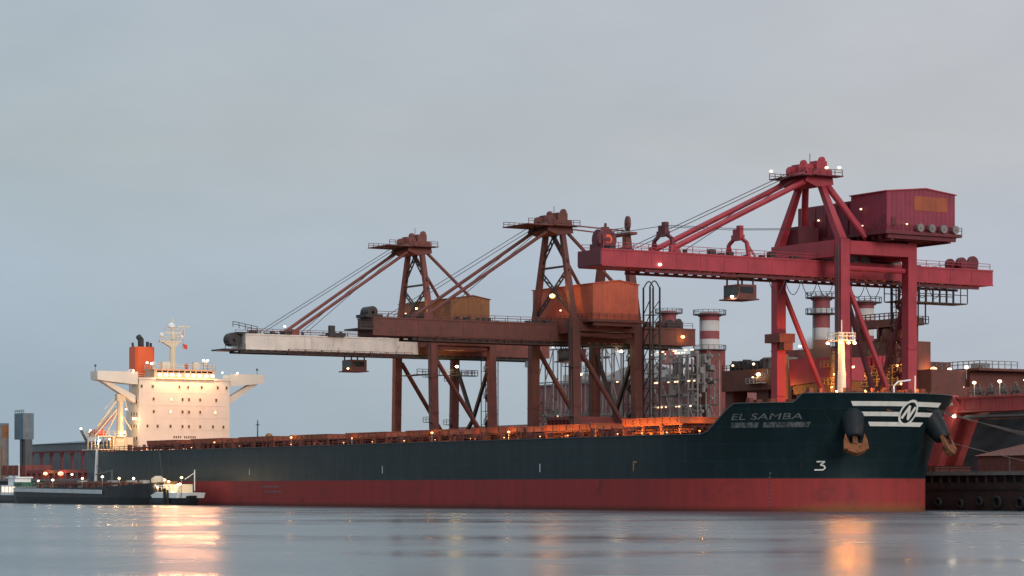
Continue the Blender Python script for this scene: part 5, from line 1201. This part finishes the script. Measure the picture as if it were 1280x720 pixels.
t = thing('screening_house', 'rust brown plant building with square openings, seen behind the lit foremast', 'factory', ray(1085, 490, v)[0], v, QZ)
ua, za = ray(1046, 428, v); ub = ray(1118, 428, v)[0]; um_ = ray(1107, 440, v)[0]
MB().box(ray(1062, 440, v)[0], um_, v, v + 12, QZ, ray(1080, 427, v)[1]).build('upper_block', 'rust_brown', t)
MB().box(ray(970, 440, v)[0], ray(1062, 440, v)[0] - 0.01, v + 2, v + 14, QZ, ray(1000, 436, v)[1]).build('side_block', 'dusty_red', t)
MB().box(um_ + 0.01, ray(1150, 470, v)[0], v + 3, v + 12, QZ, ray(1130, 462, v)[1]).build('lower_block', 'rust_brown', t)
for x, y in ((1080, 443), (1098, 432), (1088, 443), (1066, 452)):
    a, z = ray(x, y, v - 0.05); MB().box(a - 0.7, a + 0.7, v - 0.06, v - 0.003, z - 0.8, z + 0.8).build('opening', 'window_dark', t)
rb = MB()
for k in range(7):
    a = ray(1064 + k * 5.6, 460, v - 6)[0]; rb.box(a - 0.35, a + 0.35, v - 6, v - 5.0, ray(1080, 466, v - 6)[1], ray(1080, 446, v - 6)[1])
rb.box(ray(1062, 460, v - 6)[0], ray(1100, 460, v - 6)[0], v - 5.2, v - 4.6, ray(1080, 466, v - 6)[1], ray(1080, 446, v - 6)[1]); rb.build('ribbed_panel', 'crimson', t)
gr = MB()
for y in (468, 476, 484):
    a, z = ray(1046, y, v - 8); b = ray(1135, y, v - 8)[0]; gr.box(a, b, v - 8, v - 7, z - 0.25, z); gr.rail([(a, v - 8, z), (b, v - 8, z)], 1.2, 1.6, 0.09)
gr.build('walkway', 'yellow', t)  # orange lamplight on these rails is put into their ochre colour
pg = MB(); a, z = ray(1066, 402, v); b = ray(1136, 402, v)[0]
pg.box(a, b, v + 1, v + 4, z - 1.6, z).rail([(a, v + 1, z), (b, v + 1, z)], 1.2, 1.4, 0.09)
for x in (1068, 1090, 1112, 1130): q = ray(x, 420, v)[0]; pg.box(q - 0.35, q + 0.35, v + 1.5, v + 3.5, ray(x, 470, v)[1], z - 1.61)
for x in (1100, 1122): q = ray(x, 420, v)[0]; pg.lathe((q, v + 2.5, ray(x, 430, v)[1]), [(0.4, -2), (1.6, 0), (1.6, 3.0), (0.8, 3.4)], 12)
rr = random.Random(33)
for i in range(22):
    x = rr.uniform(1092, 1136); y = rr.uniform(410, 470); q, zz = ray(x, y, v)
    (pg.box(q, q + rr.uniform(0.4, 2.4), v - 0.5, v + 0.5, zz, zz + rr.uniform(0.2, 1.6)) if i % 2 else pg.beam((q, v, zz), (q + rr.uniform(-2, 3), v + 1, zz + rr.uniform(1, 4)), 0.22))
pg.build('pipe_bridge', 'brown', t)
for x, y, m_ in ((1120, 427, 'lamp_warm'), (1121, 457, 'lamp_warm'), (1075, 472, 'lamp_sodium'), (1100, 481, 'lamp_sodium'), (1060, 480, 'lamp_sodium'), (1127, 480, 'lamp_sodium'), (1000, 433, 'lamp_white')):
    a, z = ray(x, y, v - 8.6); lamp(t, (a, v - 8.6, z), 0.30, m_, 350 if m_ == 'lamp_sodium' else 150, (1, 0.5, 0.12), (0, -0.5, 0.3))

# brown block and the red stacker girder on the right
v = 105
t = thing('sinter_building', 'long flat roofed brown building with lamps on its roof rail, right of the crimson crane', 'factory', ray(1185, 490, v)[0], v, QZ)
ua, zt = ray(1120, 469, v); ub = ray(1213, 469, v)[0]
MB().box(ua, ub, v, v + 22, QZ, zt).build('wall', 'rust_brown', t)
MB().box(ua - 0.3, ub + 3.4, v - 0.6, v + 22.5, zt + 0.003, zt + 0.5).build('roof', 'brown', t)
MB().rail([(ua, v - 0.3, zt + 0.5), (ub + 3.2, v - 0.3, zt + 0.5), (ub + 3.2, v + 10, zt + 0.5)], 1.5, 1.6, 0.08).box(ub - 1, ub + 2.6, v + 1, v + 3, zt + 0.52, zt + 1.6).build('roof_railing', 'grey_steel', t)
uc = ray(1150, 460, v)[0]; MB().box(uc - 3, uc + 0.6, v + 2, v + 8, zt + 0.52, zt + 2.6).build('roof_hut', 'brown', t)
MB().box(ray(1174, 487, v)[0], ray(1214, 487, v)[0], v - 5, v - 0.01, QZ, ray(1180, 485.5, v)[1]).build('annex', 'rust_red', t)
for x, y, m_, r_, p in ((1167, 462, 'lamp_sodium', 0.75, 1500), (1187, 462, 'lamp_white', 0.45, 0), (1208, 459, 'lamp_white', 0.45, 0), (1203, 484, 'lamp_warm', 0.5, 900)):
    a, z = ray(x, y, v - 5.4); lamp(t, (a, v - 5.4, z), r_, m_, p, (1, 0.5, 0.18), (0, -0.6, -0.3), post=(a, v - 5.4, z - 2.4))

v = 50
t = thing('stacker', 'red stacker girder with slanting red leg and lamps along its walkway, beside the bow', 'stacker', ray(1200, 540, v)[0], v, QZ)
ua, zt = ray(1186, 497, v); zb = ray(1186, 516, v)[1]
ue = ua + 62
gd = MB().box(ua, ue, v, v + 4.5, zb, zt).box(ua, ue, v - 0.25, v, zt - 0.3, zt).box(ua, ue, v - 0.25, v, zb, zb + 0.3)
for k in range(14): gd.box(ua + 4 * k, ua + 4 * k + 0.12, v - 0.12, v, zb + 0.3, zt - 0.3)
gd.build('girder', 'stacker_red', t)
L0 = [ray(x, y, v) for x, y in ((1168, 514), (1192, 494), (1201, 507), (1196, 521), (1172, 590), (1150, 590))]
lg = MB().prism([(a, v - 0.5, z) for a, z in L0], (0, 0, 0), (0, 1.6, 0)); lg.prism([(a, v + 3.6, z) for a, z in L0], (0, 0, 0), (0, 1.6, 0)); lego = lg.build('slanting_leg', 'stacker_red', t)
vs, fs = font_mesh('MEDA', 1.0)
ua_, za_ = ray(1179, 508, v - 0.52); mb = MB(); mb.add([(ua_ + p.x * 1.0, v - 0.54, za_ + p.y) for p in vs], fs); mb.build('lettering', 'mark_white', lego)
MB().box(ua + 4, ue, v + 0.3, v + 4.0, zb - 1.2, zb - 0.5).tube((ua + 4, v, zb - 0.9), (ue, v, zb - 0.9), 0.22, 6).build('conveyor_belt', 'dark_grey', t)
rk = MB().rail([(ua + 5, v + 0.1, zt), (ue, v + 0.1, zt)], 1.3, 1.3, 0.08)
for k in range(12):
    q = ua + 5.5 + k * 3.2; rk.beam((q, v + 1, zt), (q + 1.2, v + 1, zt + 2.2), 0.22).beam((q + 2.2, v + 1, zt), (q + 1.2, v + 1, zt + 2.2), 0.22).wheel((q + 1.2, v + 1, zt + 0.9), (0, 1, 0), 0.6, 0.4, 10)
rk.build('belt_rollers', 'dark_grey', t)
for k in range(5):
    q = ua + 7 + k * 6.5; lamp(t, (q, v - 0.2, zt + 2.4), 0.34, 'lamp_warm' if k % 2 else 'lamp_dim', 180, (1, 0.65, 0.35), (0, -0.5, 0), post=(q, v - 0.2, zt))
a, z = ray(1193, 520, v - 1.2); lamp(t, (a, v - 1.2, z), 0.42, 'lamp_white', 250, (1, 0.85, 0.6), (0, -0.5, -0.2))
a, z = ray(1188, 560, v + 8); lamp(t, (a, v + 8, z), 0.25, 'lamp_sodium', 7000, (1, 0.42, 0.08), (0, 1.5, 2.5), post=(a, v + 8, QZ))
MB().box(ray(1150, 590, v)[0], ray(1180, 590, v)[0], v - 2, v + 6, QZ, QZ + 1.4).build('travel_base', 'brown', t)

# ore heap
def heap():
    v = 112; uc = ray(1262, 520, v)[0] + 13; vs = []; fs = []; n, m_ = 80, 26; rr = random.Random(8)
    zt = ray(1262, 509, v)[1]
    for i in range(n + 1):
        u = uc - 62 + 180 * i / n
        for j in range(m_ + 1):
            w = -34 + 68 * j / m_
            end = 0 if u > uc - 20 else (uc - 20 - u)
            d = math.hypot(w, end * 0.95); zz = (zt - QZ) - d * 0.60
            zz += 0.5 * math.sin(u * 0.31 + w * 0.2) + 0.35 * math.sin(u * 0.83) + rr.uniform(-0.25, 0.25)
            vs.append((u, v + w, QZ + max(-0.3, zz)))
    for i in range(n):
        for j in range(m_): fs.append((i * (m_ + 1) + j, (i + 1) * (m_ + 1) + j, (i + 1) * (m_ + 1) + j + 1, i * (m_ + 1) + j + 1))
    single('ore_heap', MB().add(vs, fs), 'bulk_grey', 'large dark grey heap of ore behind the red stacker girder', 'ore heap', uc, v, QZ, None, True)
heap()
v = 44
t = thing('quay_shed', 'low red brown shed with a hipped pinkish roof on the quay at the right', 'shed', ray(1255, 585, v)[0], v, QZ)
ua, za = ray(1222, 570, v); ub = ua + 34
MB().box(ua, ub, v, v + 14, QZ, za).build('wall', 'rust_brown', t)
uR, zR = ray(1243, 553, v + 7)
MB().add([(ua - 0.5, v - 0.5, za), (ub + 0.5, v - 0.5, za), (ub + 0.5, v + 14.5, za), (ua - 0.5, v + 14.5, za), (ua + 6.5, v + 7, zR), (ub - 6.5, v + 7, zR)], [(0, 1, 5, 4), (1, 2, 5), (2, 3, 4, 5), (3, 0, 4), (3, 2, 1, 0)]).build('roof', 'shed_roof', t)
MB().box(ua + 8, ua + 8.25, v - 0.15, v - 0.003, QZ, za).box(ua + 19, ua + 19.25, v - 0.15, v - 0.003, QZ, za).build('downpipe', 'concrete', t)

# ------------------------------------------------------------------ far left: silos, long shed, lit yard
v = 45
def L(px, py, vv=None): return ray(px, py, v if vv is None else vv)
t = thing('silo_tower', 'tall blue grey elevator tower head on slim legs at the left edge', 'silo', L(30, 590)[0], v, QZ)
a, z1 = L(18, 517); b = L(29, 517)[0]; z0 = L(30, 549)[1]
MB().box(a, b, v, v + 3.6, z0, z1).build('head_house', 'blue_grey', t)
MB().box(b + 0.003, b + 0.08, v + 0.7, v + 1.7, z0, z1).build('pale_strip', 'concrete', t)
for x in (24, 28): u = L(x, 580)[0]; MB().box(u - 1.0, u + 1.0, v + 0.6, v + 3.0, QZ, z0 - 0.01).build('leg', 'dark_grey', t)
MB().rail([(a, v + 0.2, z1), (b, v + 0.2, z1)], 1.0, 1.6, 0.07).build('roof_railing', 'dark_grey', t)
t = thing('silo_bin', 'shorter blue grey bin on concrete drums beside the taller tower, at the left edge', 'silo', L(6, 590)[0], v - 3, QZ)
a, z1 = L(-22, 531); b = L(11, 531)[0]; z0 = L(10, 548)[1]
MB().box(a, b, v - 3, v, z0, z1).build('bin', 'blue_grey', t)
MB().box(b + 0.003, b + 0.08, v - 2.4, v - 0.1, z0, z1 - 0.6).build('pale_strip', 'ochre_clad', t)
for x in (-10, 9): u = L(x, 580)[0]; MB().lathe((u, v - 1.5, 0), [(1.9, QZ), (1.9, z0 - 0.01)], 20).build('drum', 'concrete', t)
v = 62
t = thing('long_shed', 'long grey blue storage shed beyond the stern of the ship', 'warehouse', L(80, 590)[0], v, QZ)
a, z1 = L(36, 556); b = L(150, 556)[0]; zr = L(80, 549, v + 10)[1]
MB().box(a, b, v, v + 34, QZ, z1).build('wall', 'slate', t)
MB().prism([(0, v - 0.4, z1 + 0.01), (0, v + 34.4, z1 + 0.01), (0, v + 17, z1 + 1.3)], (a - 0.4, 0, 0), (b + 0.4, 0, 0)).build('roof', 'blue_grey', t)
pt = MB()
for k in range(9): u = a + 6 + k * 9; pt.box(u - 0.3, u + 0.3, v - 5, v - 4.4, QZ, QZ + 9).box(u - 1.2, u + 1.2, v - 5, v - 4.4, QZ + 8, QZ + 9)
pt.box(a + 5, a + 80, v - 5, v - 4.3, QZ + 9.01, QZ + 9.6); pt.build('loading_frame', 'dusty_red', t)
v = 34
t = thing('loading_hopper', 'small rusty red loading hopper on the quay below the silos', 'hopper', L(17, 590)[0], v, QZ)
a, z1 = L(3, 582); b = L(33, 582)[0]
MB().box(a, b, v, v + 8, QZ + 1.5, z1).build('hopper_body', 'dusty_red', t)
for k in range(5): u = a + (b - a) * k / 4; MB().box(u - 0.3, u + 0.3, v - 0.3, v - 0.003, QZ, z1 + (6 if k == 0 else 0)).build('post', 'ochre_clad', t)
t = thing('yard_gantry', 'low dark red yard gantry with orange and red lamps by the stern of the ship', 'gantry', L(68, 590)[0], v, QZ)
a, z1 = L(33, 588); b = L(112, 588)[0]
g = MB().box(a, b, v, v + 1.2, z1 - 1, z1)
for k in range(12): u = a + (b - a) * k / 11; g.box(u - 0.2, u + 0.2, v, v + 1.2, QZ, z1 - 1.01)
g.build('gantry_frame', 'dusty_red', t)
for x, y, m_, r_, p, c in ((57, 592, 'lamp_sodium', 0.62, 600, (1, 0.45, 0.1)), (76, 592, 'lamp_red', 0.9, 900, (1, 0.14, 0.04)), (90, 593, 'lamp_white', 0.36, 0, (1, 1, 1))):
    q, z = L(x, y, v - 0.8); lamp(t, (q, v - 0.8, z), r_, m_, p, c, (0, -0.9, 0))

# ------------------------------------------------------------------ craft alongside
def hull_form(u0, u1, vc, hb, z0, ztop_, bow=1, rake=3.0):
    vs = []; fs = []; n = 14
    for i in range(n + 1):
        t = i / n; u = u0 + (u1 - u0) * t; tb = t if bow > 0 else 1 - t
        b = hb * (1 - max(0, (tb - 0.72) / 0.28) ** 2.2 * 0.8) * (1 - max(0, (0.1 - tb) / 0.1) ** 2 * 0.3)
        sh = 0.5 * max(0, (tb - 0.6) / 0.4) ** 2 * (ztop_ - z0) * 0.5
        for z, k, off in ((z0, 0.86, rake), ((z0 + ztop_) / 2, 0.97, rake * 0.4), (ztop_ + sh, 1.0, 0)):
            o = -off * max(0, (tb - 0.8) / 0.2) * bow
            vs += [(u + o, vc - b * k, z), (u + o, vc + b * k, z)]
    for i in range(n):
        o = i * 6; p = o + 6
        fs += [(o, p, p + 2, o + 2), (o + 2, p + 2, p + 4, o + 4), (o + 3, p + 3, p + 1, o + 1), (o + 5, p + 5, p + 3, o + 3), (o + 4, p + 4, p + 5, o + 5)]
    fs += [(0, 2, 4, 5, 3, 1), (n * 6 + 1, n * 6 + 3, n * 6 + 5, n * 6 + 4, n * 6 + 2, n * 6)]
    return MB().add(vs, fs)
bv = -31.0
u0 = ray(36, 628, bv)[0]; u1 = ray(201, 628, bv)[0]
t = thing('bunker_barge', 'long black bunker barge with a pale stripe moored beside the stern of the ship', 'barge', (u0 + u1) / 2, bv, 0)
MB().add(*(lambda m: (m.v, m.f))(hull_form(u0, u1, bv, 5.6, -0.6, 3.7, 1, 4.0))).build('hull', 'barge', t)
st = MB(); st.prism([(u0 + 5, bv - 5.72, 2.75), (u1 - 19, bv - 5.72, 2.3), (u1 - 19, bv - 5.72, 3.2), (u0 + 5, bv - 5.72, 3.6)], (0, 0, 0), (0, 0.1, 0)); st.build('stripe', 'stripe', t)
MB().box(u0 + 0.5, u0 + 6, bv - 4, bv + 4, 3.9, 5.0).build('wheelhouse', 'green', t)
rr = random.Random(17); g = MB()
for i in range(30):
    u = rr.uniform(u0 + 8, u1 - 6); w_ = bv + rr.uniform(-4.5, 4.5); a = rr.uniform(0.2, 0.9)
    g.box(u - a, u + a, w_ - a * 0.6, w_ + a * 0.6, 3.6, 3.8 + rr.uniform(0.3, 1.2))
g.tube((u0 + 8, bv - 1, 4.6), (u1 - 8, bv - 1, 4.6), 0.3, 6).tube((u0 + 8, bv + 1, 4.9), (u1 - 8, bv + 1, 4.9), 0.3, 6).rail([(u0 + 6, bv - 5.2, 3.8), (u1 - 14, bv - 5.2, 3.8)], 1.0, 2, 0.05)
g.build('deck_gear', 'brown', t)
ta = MB()
for x in (103, 141, 165, 181): u = ray(x, 600, bv)[0]; ta.box(u - 1.1, u + 1.1, bv - 0.8, bv + 0.8, 3.7, 5.3)
ta.build('deck_locker', 'grey_steel', t)
MB().tube((ray(140, 600, bv)[0], bv, 3.7), (ray(140, 600, bv)[0], bv, 7.6), 0.25, 8).beam((ray(140, 600, bv)[0], bv, 7.5), (ray(120, 600, bv)[0], bv, 6.6), 0.3).build('hose_crane', 'dark_grey', t)
for x, y, m_ in ((66, 600, 'lamp_white'), (103, 598, 'lamp_warm'), (128, 596, 'lamp_white'), (149, 598, 'lamp_warm'), (167, 598, 'lamp_white'), (181, 606, 'lamp_warm'), (48, 601, 'lamp_dim')):
    q, z = ray(x, y, bv - 1.5); lamp(t, (q, bv - 1.5, z), 0.30, m_, 160 if m_ == 'lamp_warm' else 90, (1, 0.75, 0.45), (0, -0.8, 0.2), post=(q, bv - 1.5, 3.7))
# small tug beyond the barge
tv = -30.0; u0 = ray(2, 628, tv)[0] + 1; u1 = ray(40, 628, tv)[0] - 1
t = thing('tug', 'small tug with a lit white deckhouse behind the end of the black barge', 'tug', (u0 + u1) / 2, tv, 0)
MB().add(*(lambda m: (m.v, m.f))(hull_form(u0, u1, tv, 4.0, -0.6, 1.9, -1, 2.0))).build('hull', 'dark_grey', t)
MB().box(u0 + 6, u1 - 1.5, tv - 2.8, tv + 2.8, 1.9, 4.3).box(u0 + 9, u1 - 5, tv - 2, tv + 2, 4.3, 6.0).prism([(0, tv - 2.2, 6.0), (0, tv + 2.2, 6.0), (0, tv + 2.2, 6.3), (0, tv - 2.2, 6.3)], (u0 + 8, 0, 0), (u1 - 4, 0, 0)).build('deckhouse', 'pure_white', t)
for k in range(4): MB().box(u0 + 7 + k * 2.4, u0 + 8.5 + k * 2.4, tv - 2.88, tv - 2.803, 2.6, 3.9).build('window', 'lit_window', t)
MB().tube((u0 + 11, tv, 6.3), (u0 + 11, tv, 9.5), 0.12, 6).box(u0 + 8, u1 - 0.5, tv - 3.4, tv - 3.2, 1.9, 2.4).build('mast', 'pure_white', t)
# white crew boat at the other end
wv = -29.0; u0 = ray(186, 628, wv)[0]; u1 = ray(254, 628, wv)[0] - 5
t = thing('work_boat', 'low white work boat with bright deck lamps between the barge and the ship side', 'boat', (u0 + u1) / 2, wv, 0)
MB().add(*(lambda m: (m.v, m.f))(hull_form(u0, u1, wv, 3.4, -0.5, 1.5, 1, 2.5))).build('hull', 'barge', t)
MB().prism([(u0 + 10, wv - 3.5, 1.5), (u1 - 1.0, wv - 3.5, 1.5), (u1 - 0.3, wv - 3.5, 2.6), (u0 + 12, wv - 3.5, 2.75), (u0 + 9, wv - 3.5, 2.0)], (0, 0, 0), (0, 6.4, 0)).build('bulwark', 'pure_white', t)
MB().box((u0 + u1) / 2 + 4.6, (u0 + u1) / 2 + 5.6, wv - 3.75, wv - 3.51, 0.2, 3.5).box((u0 + u1) / 2 + 6.3, (u0 + u1) / 2 + 7.0, wv - 3.75, wv - 3.51, 0.2, 3.2).build('fender', 'rubber', t)
MB().box(u0 + 12, u0 + 19, wv - 1.8, wv + 1.8, 2.0, 4.4).lathe((u0 + 5, wv, 1.6), [(1.5, 0), (1.5, 4.0), (0.6, 4.6)], 12).build('deckhouse', 'buff', t)
MB().tube((u0 + 24, wv, 3), (u0 + 24, wv, 7.4), 0.12, 8).beam((u0 + 24, wv, 6.8), (u0 + 19, wv, 5.4), 0.1).rail([(u0 + 12, wv - 3, 3.2), (u1 - 1, wv - 3, 3.1)], 1.0, 1.6, 0.05).build('mast', 'pure_white', t)
g = MB(); rr = random.Random(44)
for i in range(18): u = rr.uniform(u0 + 8, u1 - 4); a = rr.uniform(0.2, 0.6); g.box(u - a, u + a, wv - 1.5, wv + 1.0, 1.5, 3.0 + rr.uniform(0.3, 2.2))
g.build('deck_gear', 'yellow', t)
for x, y, p in ((197, 609, 250), (206, 600, 200), (211, 602, 100), (223, 606, 350), (225, 605, 0), (216, 615, 120), (227, 597, 60)):
    q, z = ray(x, y, wv - 2.6); lamp(t, (q, wv - 2.6, z), 0.30, 'lamp_warm', p, (1, 0.72, 0.38), (0, -0.7, 0.2), post=(q, wv - 2.6, 1.5))

# ------------------------------------------------------------------ mooring ropes
def rope(p, q, sag, label, r=0.05, group='mooring ropes'):
    p = Vector(p); q = Vector(q); m = MB(); n = 14
    pts = [p.lerp(q, i / n) - Vector((0, 0, sag * (1 - (2 * i / n - 1) ** 2))) for i in range(n + 1)]
    m.path(pts, r, 5); single('mooring_rope', m, 'rope', label, 'rope', p.x, p.y, p.z, group)
bw = lambda t: (lambda q: (q.x, -q.y, 15.6))(hull_pt('bow', t, 15.8, -1, 0.1))
for k, (tt, dx, lab) in enumerate(((78, 52, 'upper of the pale mooring ropes running from the bow to the quay at the right'), (72, 46, 'middle of the pale mooring ropes running from the bow to the quay at the right'), (66, 41, 'lower of the pale mooring ropes running from the bow to the quay at the right'))):
    rope(bw(tt), (268 + dx, 27.6, QZ + 0.6), 0.8, lab)
rope((hull_pt('bow', 70, 11.5, -1, 0.2).x, -hull_pt('bow', 70, 11.5, -1, 0.2).y, 11.6), (286, 27.0, QZ + 0.4), 0.2, 'short steep mooring rope dropping from the port anchor to the quay')
rope((0.6, -18.6, 12.9), (ray(103, 598, bv)[0] + 6, bv + 4.5, 3.9), 0.5, 'thin rope from the stern rail down to the black barge', 0.06)
rope((52, -22.6, 11.8), (ray(181, 606, bv)[0], bv + 4.5, 4.0), 0.8, 'long thin slanting rope across the hull down to the black barge', 0.06)

# dust drifting off the ore hopper
def dust():
    m = bpy.data.materials.new('dust'); m.use_nodes = True; nt = m.node_tree; nt.nodes.clear(); N = nt.nodes.new; L_ = nt.links.new
    out = N('ShaderNodeOutputMaterial'); vol = N('ShaderNodeVolumePrincipled'); L_(vol.outputs[0], out.inputs['Volume'])
    vol.inputs['Color'].default_value = (0.42, 0.24, 0.16, 1)
    tc = N('ShaderNodeTexCoord'); ln = N('ShaderNodeVectorMath'); ln.operation = 'LENGTH'; mp = N('ShaderNodeMapping'); mp.inputs['Scale'].default_value = (1 / 4.6, 1 / 3.5, 1 / 3.6)
    L_(tc.outputs['Object'], mp.inputs[0]); L_(mp.outputs[0], ln.inputs[0])
    nz = N('ShaderNodeTexNoise'); nz.inputs['Scale'].default_value = 0.5; nz.inputs['Detail'].default_value = 4; L_(tc.outputs['Object'], nz.inputs['Vector'])
    fr = N('ShaderNodeMapRange'); fr.inputs[1].default_value = 1.0; fr.inputs[2].default_value = 0.2; L_(ln.outputs['Value'], fr.inputs[0])
    mu = N('ShaderNodeMath'); mu.operation = 'MULTIPLY'; L_(fr.outputs[0], mu.inputs[0]); L_(nz.outputs[0], mu.inputs[1])
    mk = N('ShaderNodeMath'); mk.operation = 'MULTIPLY'; mk.inputs[1].default_value = 0.75; L_(mu.outputs[0], mk.inputs[0]); L_(mk.outputs[0], vol.inputs['Density'])
    M['dust'] = m
    u, z = ray(1021, 439, 66)
    mb = MB(); mb.ball((u, 66, z), 1.0, 16, 10)
    mb.v = [(u + (a - u) * 4.6, 66 + (b - 66) * 3.5, z + (c - z) * 3.6) for a, b, c in mb.v]
    o = single('dust_cloud', mb, 'dust', '', '', u, 66, z); del o['label']; del o['category']; o['kind'] = 'stuff'
dust()
